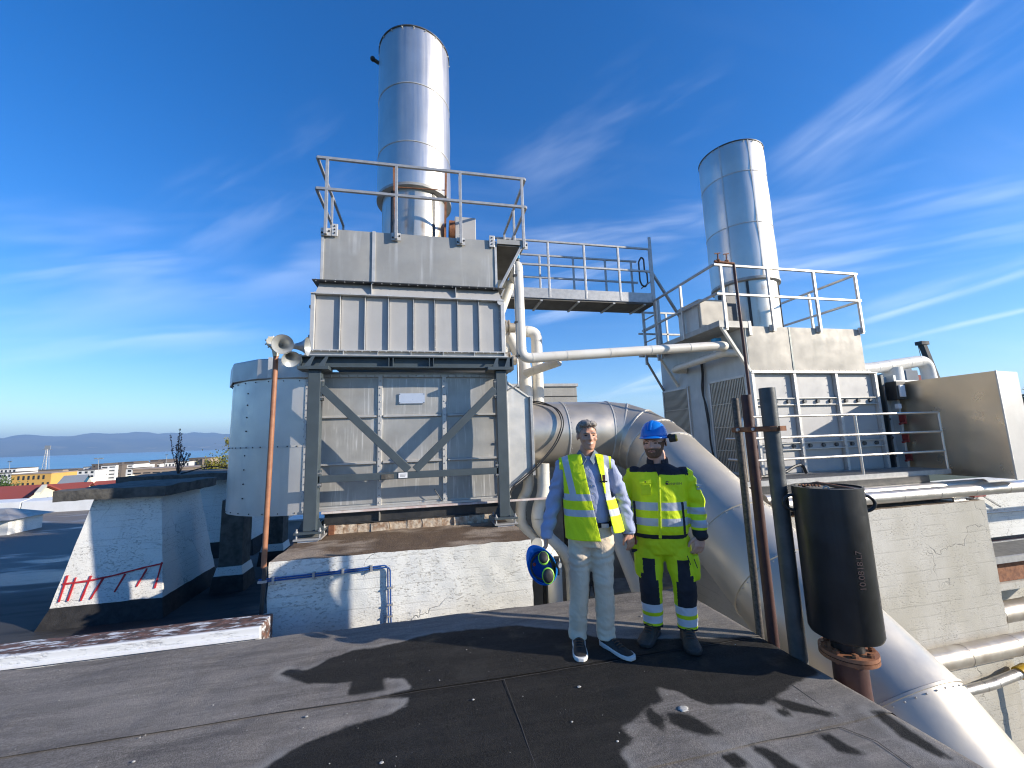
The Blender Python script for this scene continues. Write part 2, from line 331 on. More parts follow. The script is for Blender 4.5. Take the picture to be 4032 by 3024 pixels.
def felt(name, wet):
    k = NT(name)
    g = k.rng(k.noise(85, 5, rough=.75), .36, .66); big = k.rng(k.noise(1.1, 5, (.5, 1.4, 1)), .3, .72); st = k.rng(k.noise(2.6, 7, (.35, 2.6, 1), .75), .42, .66)
    dry = k.mix(g, (.125, .110, .096), (.27, .245, .217)); mot = k.rng(k.noise(4.2, 8, (.45, 1.7, 1), .76, 1.4), .45, .58); dry = k.mix(k.math('MULTIPLY', mot, .42), dry, (.062, .056, .051)); dry = k.mix(k.math('MULTIPLY', big, .5), dry, (.33, .30, .265)); dry = k.mix(k.math('MULTIPLY', st, .42), dry, (.066, .060, .055))
    sp = k.rng(k.vor(11, 'F1'), .075, .035); sp = k.math('MULTIPLY', sp, k.rng(k.noise(3.1, 2, off=(9, 4, 0)), .52, .60)); dry = k.mix(k.math('MULTIPLY', sp, .75), dry, (.42, .41, .38))
    lich = k.math('MULTIPLY', k.rng(k.noise(7, 6, rough=.7), .60, .72), k.rng(k.noise(.8, 3, off=(4, 9, 2)), .45, .62)); dry = k.mix(k.math('MULTIPLY', lich, .5), dry, (.25, .235, .215))
    k.bump(k.noise(190, 3), .006, .9); k.bump(k.noise(5, 4), .016, .7)
    if not wet: return k.out(dry, k.rng(big, 0, 1, .80, .62))
    at = k.n('ShaderNodeAttribute', attribute_name='wet').outputs['Fac']  # holds the wet area and the separate dark spots together
    ed = k.math('ADD', at, k.math('MULTIPLY', k.math('SUBTRACT', k.noise(5.5, 6, rough=.62), .5), .085)); wet_dark_mask = k.rng(ed, -.018, .018)
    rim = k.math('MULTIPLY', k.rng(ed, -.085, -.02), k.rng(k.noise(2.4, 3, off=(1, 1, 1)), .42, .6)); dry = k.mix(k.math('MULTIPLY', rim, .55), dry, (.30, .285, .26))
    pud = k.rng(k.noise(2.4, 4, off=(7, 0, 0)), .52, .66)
    wet_dark_col = k.mix(g, (.007, .0066, .006), (.028, .026, .0235)); wet_dark_col = k.mix(k.math('MULTIPLY', st, .45), wet_dark_col, (.036, .033, .030)); wet_dark_col = k.mix(k.math('MULTIPLY', sp, .6), wet_dark_col, (.30, .30, .28))
    return k.out(k.mix(wet_dark_mask, dry, wet_dark_col), k.math('SUBTRACT', .88, k.math('MULTIPLY', wet_dark_mask, k.math('ADD', .10, k.math('MULTIPLY', pud, .28)))), None, .25)
plain('bitumen', (.030, .028, .026), (.055, .050, .045), 20, .7)
plain('felt_black', (.017, .016, .015), (.034, .032, .030), 9, .75, 0, .004, 60)
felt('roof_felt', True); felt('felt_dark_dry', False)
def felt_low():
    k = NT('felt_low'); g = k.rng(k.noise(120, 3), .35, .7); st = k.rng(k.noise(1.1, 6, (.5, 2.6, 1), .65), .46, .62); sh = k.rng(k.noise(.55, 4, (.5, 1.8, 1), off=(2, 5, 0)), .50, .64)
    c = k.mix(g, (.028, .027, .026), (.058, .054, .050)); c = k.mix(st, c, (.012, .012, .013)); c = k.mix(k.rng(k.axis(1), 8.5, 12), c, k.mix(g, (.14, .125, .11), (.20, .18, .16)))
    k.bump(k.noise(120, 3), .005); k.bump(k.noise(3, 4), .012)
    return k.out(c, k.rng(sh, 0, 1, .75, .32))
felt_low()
def stack_mat(name, base, rough):
    k = NT(name); f = k.noise(3, 5, (6, 6, .12)); g = k.rng(k.noise(1.4, 4), .3, .7)
    k.bump(k.noise(1.5, 3), .006); return k.out(k.mix(g, base, tuple(x*.86 for x in base)), k.rng(f, .2, .8, rough-.07, rough+.10, False), .92)
stack_mat('stack_steel', (.70, .665, .61), .38)
def flue_mat():
    k = NT('flue_stained'); f = k.rng(k.noise(9, 5, (1, 1, .05)), .42, .68); g = k.rng(k.noise(3, 4), .4, .65)
    return k.out(k.mix(k.math('MULTIPLY', f, g), (.60, .585, .52), (.36, .21, .085)), .36, .75)
flue_mat()
def grass_mat():
    k = NT('field'); f = k.rng(k.noise(.02, 5), .35, .65); g = k.rng(k.noise(.4, 4), .3, .7)
    return k.out(k.mix(f, k.mix(g, (.085, .10, .03), (.12, .115, .05)), (.045, .065, .025)), .9)
grass_mat()
def hill_mat():
    k = NT('hill_forest'); f = k.rng(k.noise(.0013, 7), .42, .60); g = k.rng(k.noise(.0022, 5, (1, 1, 6), off=(3000, 10, 0)), .60, .68); lo = k.rng(k.axis(2), 190, 20)
    return k.out(k.mix(k.math('MULTIPLY', k.math('MULTIPLY', g, lo), .8), k.mix(f, (.016, .028, .018), (.085, .085, .045)), (.38, .32, .20)), .95)
hill_mat()
def sea_mat():
    k = NT('fjord_water'); k.bump(k.noise(.05, 5, (1, 2.2, 1)), .35); f = k.rng(k.noise(.0015, 4, (1, 5, 1)), .35, .65)
    return k.out(k.mix(f, (.10, .27, .40), (.13, .32, .46)), k.rng(f, 0, 1, .30, .42))
sea_mat()
def glass_mat():
    k = NT('window_glass'); return k.out((.03, .035, .04), .12, 0)
glass_mat()

# ------------------------------------------------------------------ setting: the flat roof in the foreground
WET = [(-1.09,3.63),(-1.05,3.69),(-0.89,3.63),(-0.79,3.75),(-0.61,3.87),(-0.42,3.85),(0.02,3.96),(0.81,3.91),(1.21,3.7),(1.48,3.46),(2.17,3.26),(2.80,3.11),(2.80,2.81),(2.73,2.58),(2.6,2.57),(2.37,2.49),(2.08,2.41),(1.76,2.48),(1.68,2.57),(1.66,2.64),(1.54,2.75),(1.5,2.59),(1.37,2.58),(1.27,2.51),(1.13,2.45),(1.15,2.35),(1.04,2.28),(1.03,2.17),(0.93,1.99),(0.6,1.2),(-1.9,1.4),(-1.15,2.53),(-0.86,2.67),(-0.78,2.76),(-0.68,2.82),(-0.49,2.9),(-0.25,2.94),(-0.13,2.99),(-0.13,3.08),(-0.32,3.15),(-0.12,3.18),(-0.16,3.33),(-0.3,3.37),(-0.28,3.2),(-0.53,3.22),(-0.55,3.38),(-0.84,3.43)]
SPOTS = [[(1.46,2.5),(1.57,2.44),(1.66,2.25),(1.57,2.27),(1.44,2.4)],[(1.37,2.58),(1.4,2.45),(1.36,2.37),(1.31,2.44)],[(2.12,2.35),(2.18,2.32),(2.16,2.27),(2.11,2.29)],[(2.18,2.11),(2.24,2.1),(2.27,1.96),(2.24,1.96),(2.17,2.0)],[(1.55,2.13),(1.62,2.12),(1.63,2.04),(1.56,2.04)],[(1.76,2.14),(1.82,2.11),(1.87,1.95),(1.77,1.9)],[(2.65,2.18),(2.71,2.16),(2.67,1.82),(2.62,1.83),(2.6,2.0)],[(2.16,2.44),(2.27,2.39),(2.42,2.22),(2.37,2.22),(2.21,2.31)]]  # elongated dark spots, coloured with the same dark felt tone as the WET outline
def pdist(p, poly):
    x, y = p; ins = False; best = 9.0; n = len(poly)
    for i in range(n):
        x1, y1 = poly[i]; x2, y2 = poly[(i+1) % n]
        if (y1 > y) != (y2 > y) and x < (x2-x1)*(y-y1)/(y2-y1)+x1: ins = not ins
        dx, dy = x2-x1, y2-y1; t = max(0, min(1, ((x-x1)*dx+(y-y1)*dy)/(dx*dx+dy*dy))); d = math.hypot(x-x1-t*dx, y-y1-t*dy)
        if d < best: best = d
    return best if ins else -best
def wet_and_dark(x, y):
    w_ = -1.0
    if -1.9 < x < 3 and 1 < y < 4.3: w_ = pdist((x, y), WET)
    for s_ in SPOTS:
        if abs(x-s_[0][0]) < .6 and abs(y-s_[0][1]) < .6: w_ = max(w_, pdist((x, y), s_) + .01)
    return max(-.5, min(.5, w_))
def rz_(x, y):   # gentle unevenness of the felt
    return .010*noise.noise(V((x*1.3, y*1.7, 3.1))) + .004*noise.noise(V((x*4, y*4, 8)))
roof = thing('roof', '', 'roof'); del roof['label']; del roof['category']; struct(roof)
seams = [-6.0, -2.85, -.85, .15, 1.15, 2.15, 3.14, 4.30]
XR = 2.73
for i in range(len(seams)-1):
    y0, y1 = seams[i], seams[i+1] + (.06 if i < len(seams)-2 else 0); fine = i >= 3
    st = .03 if fine else .25; nx = int((XR+9)/ (st if fine else .4)); ny = max(2, int((y1-y0)/st))
    xs = [-9 + (XR+9)*j/nx for j in range(nx+1)]
    if fine: xs = [-9, -7, -5.5] + [-4.6 + (XR+4.6)*j/int((XR+4.6)/st) for j in range(int((XR+4.6)/st)+1)]
    ys = [y0 + (y1-y0)*j/ny for j in range(ny+1)]
    lastx = xs[-1]
    xs = xs + [lastx+.03, lastx+.055, lastx+.07, lastx+.075]; dz = [0]*(len(xs)-4) + [-.006, -.025, -.06, -.22]
    yt = ys + ([ys[-1]+.03, ys[-1]+.05, ys[-1]+.06, ys[-1]+.06] if i == len(seams)-2 else []); dzy = [0]*len(ys) + ([-.006, -.022, -.06, -.20] if i == len(seams)-2 else [])
    me = bpy.data.meshes.new('felt_sheet'); vs, fs, wv = [], [], []
    for b, y in enumerate(yt):
        for a, x in enumerate(xs):
            lap = .009*(1-(y-y0)/(y1-y0))
            vs.append((x, y, rz_(x, y) + lap - .006 + dz[a] + dzy[b] + (.012*noise.noise(V((x*2.1, 0, 5))) if b >= len(ys) else 0))); wv.append(wet_and_dark(x, y) if fine else -.5)
    nx_ = len(xs)
    for b in range(len(yt)-1):
        for a in range(nx_-1): fs.append((b*nx_+a, b*nx_+a+1, (b+1)*nx_+a+1, (b+1)*nx_+a))
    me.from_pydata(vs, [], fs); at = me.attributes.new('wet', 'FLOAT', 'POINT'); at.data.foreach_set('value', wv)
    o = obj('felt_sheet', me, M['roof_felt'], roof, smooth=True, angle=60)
def bead(pts, r):                                       # bitumen squeezed out along a felt joint
    m = MB(); out = []
    for a, b in zip(pts, pts[1:]):
        n = max(2, int(math.hypot(b[0]-a[0], b[1]-a[1])/.045))
        for k in range(n):
            f = k/n; x, y = a[0]+(b[0]-a[0])*f, a[1]+(b[1]-a[1])*f; q = noise.noise(V((x*6, y*6, 2)))
            out.append((x+.010*noise.noise(V((x*3, y*3, 7)))+.003*q, y+.010*noise.noise(V((x*3, y*3, 9)))+.003*q, rz_(x, y)+.0008))
    m.tube(out, [(max(.0012, r*(1+.6*noise.noise(V((p_[0]*9, p_[1]*9, 4))))), .0011) for p_ in out], 6, flat=(0, 1, 0) if abs(pts[0][0]-pts[-1][0]) > .5 else (1, 0, 0)); return m.build('joint_bead', M['bitumen'], roof, smooth=True)
bead([(-4.6, 3.165), (-1, 3.14), (.55, 3.12), (2.7, 3.13)], .0028); bead([(-3.6, 2.15), (.4, 2.16), (1.5, 2.17), (2.35, 2.13), (2.43, 2.0), (2.40, 1.7)], .0028); bead([(.556, 3.12), (.553, 2.8), (.56, 2.2)], .0028); bead([(2.425, 2.52), (2.41, 2.15)], .004); 
gr = MB(); rg_ = random.Random(5)
for k in range(130):
    x, y = rg_.uniform(-3.6, 2.7), rg_.uniform(1.7, 4.25); s_ = rg_.choice((.0012, .0015, .002, .002, .003, .004)); gr.ball((x, y, rz_(x, y)+s_*.4+.002), (s_*rg_.uniform(.8, 1.6), s_*rg_.uniform(.8, 1.6), s_*.6), 6, 4)
for x, y, s_ in ((1.034,2.888,.016), (.304,2.937,.010), (.862,2.565,.008), (1.056,2.356,.009), (-.24,2.539,.013), (-.75,3.05,.012), (-1.6,2.9,.010), (2.0,3.75,.012), (2.25,3.9,.014)): gr.ball((x, y, rz_(x, y)+.003), (s_, s_*.7, .004), 8, 4)
plain('grit_pale', (.50, .48, .44), (.34, .33, .30), 40, .9)
gs = gr.build('roof_grit', M['grit_pale'], roof, kind='stuff')
m = MB(); rings = [[(1.575+r*(1+.25*noise.noise(V((math.cos(a)*2, math.sin(a)*2, r*20))))*math.cos(a), 2.497+r*.8*(1+.25*noise.noise(V((math.cos(a)*2, math.sin(a)*2, r*20))))*math.sin(a), rz_(1.575, 2.497)+z) for a in [2*math.pi*k/20 for k in range(20)]] for r, z in ((.034, .002), (.028, .007), (.012, .0085))]; m.loft(rings); m.build('lichen_patch', M['grit_pale'], roof, smooth=True)
m = MB(); m.box(-9, XR+.045, -6, 4.30, -8, -.10); m.build('roof_slab', M['wall_dirty'], roof)
# lower roof on the left, its parapet, the courtyard far below
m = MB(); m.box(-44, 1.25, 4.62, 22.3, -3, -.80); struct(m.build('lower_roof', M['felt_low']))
m = MB()
m.hexa([(-34,4.395,-1),(-1.50,4.395,-1),(-1.50,4.72,-1),(-34,4.72,-1)], [(-34,4.395,.072),(-1.50,4.395,.072),(-1.50,4.72,.065),(-34,4.72,.065)])
cb = m.build('roof_curb', M['curb_paint'], bevel=.012); tag(cb, 'low white painted roof curb with peeling reddish top along the felt edge', 'curb')
m = MB(); m.box(-9, -1.5, 4.372, 4.392, -.02, .006); tr = m.build('drip_trim', M['label_white'], cb)
t = thing('parapet', 'long low white sheet-metal parapet at the far edge of the lower roof', 'parapet', (-19, 22.1, -.80))
for i in range(10):
    x = -44 + i*4.5; m = MB(); m.hexa([(x,21.8,-.80),(x+4.45,21.8,-.80),(x+4.45,22.35,-.80),(x,22.35,-.80)], [(x,21.85,-.29),(x+4.45,21.85,-.29),(x+4.45,22.35,-.19),(x,22.35,-.19)]); m.build('capping_sheet', M['white_sheet'], t, bevel=.01)
m = MB(); m.box(1.25, 26, 2.6, 20, -7.2, -7); struct(m.build('courtyard', M['raw_concrete']))

# ------------------------------------------------------------------ left plinth with bricks and rail
def rough_block(name, x0, x1, y0, y1, z0, z1, mat, top, parent=None, step=.09, amp=.012, batter=None):
    bm = bmesh.new(); bmesh.ops.create_cube(bm, size=1)
    me0 = MB().box(x0, x1, y0, y1, z0, z1)
    def grid(p, u, v_, nu, nv):
        g = MB(); p, u, v_ = V(p), V(u), V(v_)
        g.v = [tuple(p + u*i/nu + v_*j/nv) for j in range(nv+1) for i in range(nu+1)]
        g.f = [[j*(nu+1)+i, j*(nu+1)+i+1, (j+1)*(nu+1)+i+1, (j+1)*(nu+1)+i] for j in range(nv) for i in range(nu)]
        return g
    bm.free(); X, Y, Z = x1-x0, y1-y0, z1-z0; nx, ny, nz = [max(2, int(q/step)) for q in (X, Y, Z)]
    g = MB()
    for q in (grid((x0,y0,z0),(X,0,0),(0,0,Z),nx,nz), grid((x1,y0,z0),(0,Y,0),(0,0,Z),ny,nz), grid((x1,y1,z0),(-X,0,0),(0,0,Z),nx,nz), grid((x0,y1,z0),(0,-Y,0),(0,0,Z),ny,nz), grid((x0,y0,z1),(X,0,0),(0,Y,0),nx,ny)): g.add(q.v, q.f)
    me = g.mesh(name, ORG.get(parent.name, (0,0,0)) if parent else (0, 0, 0)); bm = bmesh.new(); bm.from_mesh(me); bmesh.ops.remove_doubles(bm, verts=bm.verts, dist=.0005)
    for v in bm.verts:
        c = V((v.co.x*7, v.co.y*7, v.co.z*7)); e = V((noise.noise(c), noise.noise(c+V((9, 3, 1))), noise.noise(c+V((2, 7, 5)))))
        v.co += e*amp
    bm.normal_update(); bm.to_mesh(me)
    o = obj(name, me, [mat, top], parent, smooth=True, angle=50)
    for p in me.polygons: p.material_index = 1 if p.normal.z > .7 and p.center.z + (ORG.get(parent.name, (0,0,0))[2] if parent else 0) > z1 - .08 else 0
    bm.free(); return o
pl = rough_block('concrete_plinth', -1.66, 1.27, 5.02, 8.9, -2.2, .475, M['plinth_paint'], M['plinth_dirt'], step=.06, amp=.013)
tag(pl, 'white painted concrete plinth with muddy top under the braced steel frame', 'plinth')
rough_up = []; x = -1.36; i = 0
while x < 1.0:
    L = random.uniform(.17, .36); m = MB(); m.box(x, x+L-.004, 6.25+random.uniform(-.02, .02), 6.55, .46, .60+random.uniform(-.012, .004)); b = m.build('brick', M['brick_old'], pl, smooth=True, angle=35); rough_up.append(b); x += L
m = MB(); m.box(1.1, 1.16, 5.3, 5.36, .47, .50); 
# small steel stub in the plinth face and conduits
t = thing('blue_conduit', 'blue conduit pair running along and down the left plinth face', 'conduit', (-.41, 5.0, .33))
m = MB()
for d in (0, .022): m.tube(fillet([(-1.74, 4.985-d*.2, .318-d), (-1.2, 4.985, .323-d), (-.425+d*1.2, 4.985, .345-d), (-.41+d*1.2, 4.985, -.35)], .05), .0085, 8)
m.build('pipe_run', M['blue_paint'], t, smooth=True)
for x, z in ((-1.6, .30), (-1.2, .312), (-.9, .32), (-.6, .328)):
    m = MB(); m.box(x-.012, x+.012, 4.97, 5.02, z-.035, z+.03); m.build('clip', M['galvanised'], t)
for z in (.1, -.08, -.2):
    m = MB(); m.box(-.43, -.365, 4.97, 5.02, z-.008, z+.008); m.build('clip', M['galvanised'], t)

# ------------------------------------------------------------------ braced steel frame
t = thing('portal_frame', 'dark grey steel portal frame with V brace on the left plinth', 'steel frame', (-.19, 6, .48))
FP = M['frame_paint']
for xa, xb in ((-1.58, -1.415), (1.045, 1.205)):
    xc = (xa+xb)/2; m = MB(); m.box(xa, xb, 5.92, 6.07, .60, 2.752); p = m.build('post', FP, t, bevel=.008)
    m = MB(); m.box(xc-.17, xc+.17, 5.84, 6.15, .575, .60); m.build('base_plate', FP, p, bevel=.003)
    m = MB(); m.box(xc-.17, xc+.17, 5.83, 6.16, .50, .522); m.build('base_plate', M['galvanised'], p, bevel=.003)
    m = MB(); m.box(xc-.12, xc+.12, 5.86, 6.12, .475, .50); m.build('grout_pad', M['label_white'], p)
    for dx in (-.14, .14):
        for y in (5.875, 6.115): m = MB(); m.cyl((xc+dx, y, .49), (xc+dx, y, .645), .011, n=8); m.cyl((xc+dx, y, .60), (xc+dx, y, .618), .02, n=6); m.build('anchor_bolt', M['galvanised'], p)
    for s_ in (-1, 1):
        m = MB(); e = xb if s_ > 0 else xa
        m.hexa([(e,5.99,.60),(e+s_*.08,5.99,.60),(e+s_*.08,6.0,.60),(e,6.0,.60)], [(e,5.99,.76),(e+s_*.004,5.99,.76),(e+s_*.004,6.0,.76),(e,6.0,.76)]); m.build('gusset', FP, p)
    m = MB(); m.box(xc-.21, xc+.19, 5.86, 6.13, 2.752, 2.80); m.build('cap_plate', FP, p, bevel=.003)
    for dx in (-.11, .07):
        m = MB(); m.hexa([(xc+dx-.02,5.88,2.80),(xc+dx+.06,5.88,2.80),(xc+dx+.06,5.892,2.80),(xc+dx-.02,5.892,2.80)],[(xc+dx+.055,5.99,2.965),(xc+dx+.09,5.99,2.965),(xc+dx+.09,6.0,2.965),(xc+dx+.055,6.0,2.965)]); m.build('stiffener', FP, p)
m = MB(); m.box(-1.72, 1.345, 5.99, 6.22, 2.803, 2.818); m.box(-1.72, 1.345, 5.99, 6.22, 2.955, 2.972); m.box(-1.72, 1.345, 6.085, 6.10, 2.818, 2.955); m.build('top_beam', FP, t)
for x in (-1.705, 1.33): m = MB(); m.box(x-.012, x+.012, 5.985, 6.6, 2.79, 2.985); m.build('end_plate', FP, t)
for x in (-.52, -.46, .06, .12): m = MB(); m.box(x-.006, x+.006, 6.0, 6.085, 2.819, 2.954); m.build('web_stiffener', FP, t)
m = MB(); m.box(-1.413, 1.043, 5.925, 6.01, 1.212, 1.305); m.build('tie_beam', FP, t, bevel=.004)
for xs, xe in ((-1.40, -.235), (1.03, -.145)):
    m = MB(); m.bar((xs, 5.965, 2.50 if xs < 0 else 2.47), (xe, 5.965, 1.325), .108, .085, (0, 1, 0)); m.build('brace', FP, t, bevel=.004)
for x, z0, z1 in ((-1.405, 2.33, 2.64), (-1.405, 1.15, 1.38), (1.03, 2.33, 2.62), (1.03, 1.16, 1.38)):
    m = MB(); m.box(x-.008, x+.012, 5.925, 6.045, z0, z1); pp = m.build('end_plate', FP, t)
    for q in (z0+.04, z1-.04):
        m = MB(); m.cyl((x-.02, 5.935, q), (x+.03, 5.935, q), .014, n=6); m.build('bolt', M['galvanised'], pp)
m = MB(); m.box(-.37, -.25, 5.915, 5.9235, 1.225, 1.297); st = m.build('sticker', M['label_white'], t)
for k in range(3): m = MB(); m.box(-.345, -.28+.01*k, 5.912, 5.9148, 1.245+.016*k, 1.249+.016*k); m.build('print_line', M['pipe_grey'], st)
m = MB(); m.box(-.60, -.435, 5.918, 5.9246, 1.222, 1.285); m.build('worn_label', M['dark_concrete'], t)

# ------------------------------------------------------------------ lower housing (panels), rounded end, duct transition
t = thing('scrubber_housing', 'streaked stainless panel housing behind the braced steel frame', 'housing', (-.2, 6.3, .8))
m = MB(); m.box(-1.68, 1.27, 6.335, 9.0, .80, 2.79); m.build('casing', M['sheet_steel'], t)
XC = [-1.675, -.665, .285, 1.265]; ZC = [.835, 1.435, 2.115, 2.705]
for i in range(3):
    for j in range(3):
        m = MB(); x0, x1, z0, z1 = XC[i]+.028, XC[i+1]-.028, ZC[j]+.018, ZC[j+1]-.018
        nx, nz = 10, 8; g = []
        for b in range(nz+1):
            for a in range(nx+1):
                fx, fz = a/nx, b/nz; bulge = .010*math.sin(math.pi*fx)*math.sin(math.pi*fz)*(1 if (i+j) % 2 else -.6) + .003*noise.noise(V((a*.7+i*9, b*.7+j*5, 2)))
                g.append((x0+(x1-x0)*fx, 6.318-bulge, z0+(z1-z0)*fz))
        m.v = g; m.f = [[b*(nx+1)+a, b*(nx+1)+a+1, (b+1)*(nx+1)+a+1, (b+1)*(nx+1)+a] for b in range(nz) for a in range(nx)]
        m.build('panel', M['panel_steel'], t, smooth=True, recalc=False)
for x in XC: m = MB(); m.box(x-.03, x+.03, 6.285, 6.335, .81, 2.735); m.build('vertical_flange', M['edge_steel'], t, bevel=.003)
for z in ZC[1:3]:
    for i in range(3):
        m = MB(); m.hexa([(XC[i]+.05,6.27,z-.012),(XC[i+1]-.05,6.27,z-.012),(XC[i+1]-.05,6.33,z-.03),(XC[i]+.05,6.33,z-.03)],[(XC[i]+.05,6.27,z+.006),(XC[i+1]-.05,6.27,z+.006),(XC[i+1]-.05,6.33,z+.026),(XC[i]+.05,6.33,z+.026)]); m.build('stiffening_rib', M['sheet_steel'], t)
m = MB(); m.box(-1.68, 1.27, 6.28, 6.335, 2.71, 2.745); m.build('top_flange', M['sheet_steel'], t)
m = MB(); m.box(-1.68, 1.27, 6.26, 6.335, .79, .822); m.build('bottom_flange', M['sheet_steel'], t)
m = MB()
for x in XC:
    for k in range(18): m.ball((x, 6.283, .86+k*.105), (.011, .009, .011), 6, 4)
for k in range(24): m.cyl((-1.6+k*.122, 6.27, 2.70), (-1.6+k*.122, 6.27, 2.735), .009, n=6)
for k in range(18): m.cyl((-1.69, 6.3, .9+k*.105), (-1.715, 6.3, .9+k*.105), .010, n=6)
m.build('bolts', M['galvanised'], t, kind='stuff')
m = MB(); m.box(-.392, -.01, 6.286, 6.296, 2.30, 2.456); pl_ = m.build('name_plate', M['label_blue'], t)
m = MB()
for x in (-.38, -.022):
    for z in (2.312, 2.444): m.cyl((x, 6.283, z), (x, 6.287, z), .008, n=6)
m.build('rivets', M['black_steel'], pl_, kind='stuff')
m = MB(); m.cyl((.12, 6.2, 1.02), (.24, 6.24, .83), .006, n=6); m.build('loose_wire', M['black_steel'], t)
for i, x in enumerate((1.155, 1.155, 1.155, 1.155)):
    m = MB(); m.box(1.10, 1.20, 6.26, 6.275, 2.5-.42*i, 2.53-.42*i); m.build('lug', M['galvanised'], t)
# rounded end
R0, TXC, TYC = 1.30, -1.79, 7.60
def round_ring(r, z, n=40, xr=-1.66):
    return [(xr, TYC-r, z)] + [(TXC - r*math.sin(a), TYC - r*math.cos(a), z) for a in [math.pi*j/n for j in range(n+1)]] + [(xr, TYC+r, z)]
def dent(p):
    x, y, z = p; a = math.atan2(TXC-x, TYC-y); d = .012*math.exp(-((a-.62)/.10)**2)*noise.noise(V((a*8, z*2.3, 1))) + .010*math.exp(-((a-.95)/.05)**2) + .006*noise.noise(V((a*3, z*1.4, 4)))
    r = math.hypot(x-TXC, y-TYC); k = 1+d/r; return (TXC+(x-TXC)*k, TYC+(y-TYC)*k, z)
t2 = thing('rounded_housing_end', 'dented shiny steel rounded housing end left of the braced frame', 'housing', (-2.2, 7.6, .76))
for z0, z1 in ((.76, 1.712), (1.716, 2.70)):
    m = MB(); rings = [[dent(p) if 0 < i < 42 else p for i, p in enumerate(round_ring(R0, z0+(z1-z0)*k/12))] for k in range(13)]; m.loft(rings, cap=False, closed=False); m.build('shell_sheet', M['tank_steel'], t2, smooth=True, angle=60)
m = MB(); m.loft([round_ring(R0+.006, 1.700), round_ring(R0+.006, 1.726)], cap=False, closed=False); m.build('seam_band', M['edge_steel'], t2, smooth=True)
m = MB(); m.loft([round_ring(R0-.01, 2.69), round_ring(0.02, 2.70)], cap=False, closed=False); m.loft([round_ring(R0-.01, .77), round_ring(0.02, .765)], cap=False, closed=False); m.build('end_plates', M['sheet_steel'], t2)
capr = []
for z, r in ((2.69, R0+.05), (2.695, R0+.062), (2.97, R0+.058), (2.99, R0+.045), (3.02, .05)):
    ring = [(-1.66, TYC-r, z)] + [(TXC - r*math.sin(a), TYC - r*math.cos(a), z) for a in [math.pi*j/7 for j in range(8)]] + [(-1.66, TYC+r, z)]; capr.append(ring)
m = MB(); m.loft(capr, cap=False, closed=False); cp = m.build('lid', M['sheet_steel'], t2, bevel=.004)
m = MB(); m.box(-2.19, -2.14, TYC-R0-.075, TYC-R0-.058, 2.69, 2.985); m.build('lid_seam', M['edge_steel'], cp)
m = MB()
for zc in (1.0, 1.2, 1.4, 1.6, 1.95, 2.15, 2.33, 2.5): a = .62; m.ball((TXC-(R0+.004)*math.sin(a), TYC-(R0+.004)*math.cos(a), zc), .011, 6, 4)
for k in range(17): a = k*.1; m.ball((TXC-(R0+.007)*math.sin(a), TYC-(R0+.007)*math.cos(a), 1.713), .010, 6, 4)
for k in range(10): a = k*.17; m.ball((TXC-(R0+.004)*math.sin(a), TYC-(R0+.004)*math.cos(a), 2.655), .009, 6, 4); m.ball((TXC-(R0+.004)*math.sin(a), TYC-(R0+.004)*math.cos(a), .79), .009, 6, 4)
m.build('rivets', M['black_steel'], t2, kind='stuff')
# transition to the duct
t = thing('duct_transition', 'grey tapered duct transition right of the braced frame', 'duct', (1.5, 6.9, 1))
A = [(1.27,6.30,.95),(1.27,8.2,.95),(1.27,8.2,2.64),(1.27,6.30,2.64)]; B = [(1.70,6.34,1.19),(1.70,7.5,1.19),(1.70,7.5,2.35),(1.70,6.34,2.35)]
m = MB(); m.loft([A, B], cap=False); m.build('cone', M['sheet_steel'], t)
for za, zb_ in ((2.64, 2.35), (.95, 1.19)): m = MB(); m.bar((1.27, 6.292, za), (1.70, 6.332, zb_), .02, .025); m.build('edge_angle', M['edge_steel'], t)
m = MB(); m.box(1.66, 1.705, 6.285, 7.56, 1.13, 2.39); m.build('flange_plate', M['galvanised'], t, bevel=.003)
# beams under the housing
t = thing('support_girder', 'black wet steel girder lying on bricks under the panel housing', 'girder', (-.2, 6.3, .6))
m = MB(); m.box(-1.40, 1.22, 6.30, 6.34, .605, .755); m.box(-1.40, 1.22, 6.24, 6.42, .60, .612); m.box(-1.40, 1.22, 6.24, 6.42, .742, .757); m.build('beam', M['black_steel'], t)
m = MB(); m.box(-.66, -.645, 6.245, 6.30, .612, .742); m.build('splice_plate', M['raw_concrete'], t)
m = MB(); m.box(-1.43, 2.05, 6.215, 6.27, .759, .786); rl = m.build('ledge_angle', M['pink_primer'], t, bevel=.003)
for x in (-1.32, 1.0): m = MB(); m.box(x, x+.07, 6.2, 6.26, .475, .60); m.build('packer', M['rust'], t)

# ------------------------------------------------------------------ ribbed box, hood, platform, stack of the left unit
def bolts_row(m, p0, p1, n, r=.010):
    for k in range(n): q = V(p0).lerp(V(p1), k/(n-1)); m.ball(q, (r, r*.8, r), 6, 4)
t = thing('ribbed_coil_box', 'light grey ribbed steel box above the braced frame', 'coil box', (-.19, 6.1, 2.98))
m = MB(); m.box(-1.56, 1.19, 6.065, 8.6, 3.045, 3.905); m.build('casing', M['fin_steel'], t)
RB = [-1.555, -1.206, -.863, -.532, -.172, .144, .489, .821, 1.15]
for i in range(8): m = MB(); m.box(RB[i]+.012, RB[i+1]-.012, 6.055, 6.0625, 3.07, 3.87); m.build('panel', M['fin_steel'], t, bevel=.002)
for x in RB[1:-1]: m = MB(); m.box(x-.004, x+.004, 6.010, 6.064, 3.06, 3.88); m.build('rib', M['edge_steel'], t)
m = MB(); m.box(-1.60, 1.22, 5.975, 6.064, 3.875, 3.890); m.build('top_flange', M['edge_steel'], t)
m = MB(); m.box(-1.60, 1.22, 5.985, 6.064, 3.043, 3.058); m.build('bottom_flange', M['edge_steel'], t)
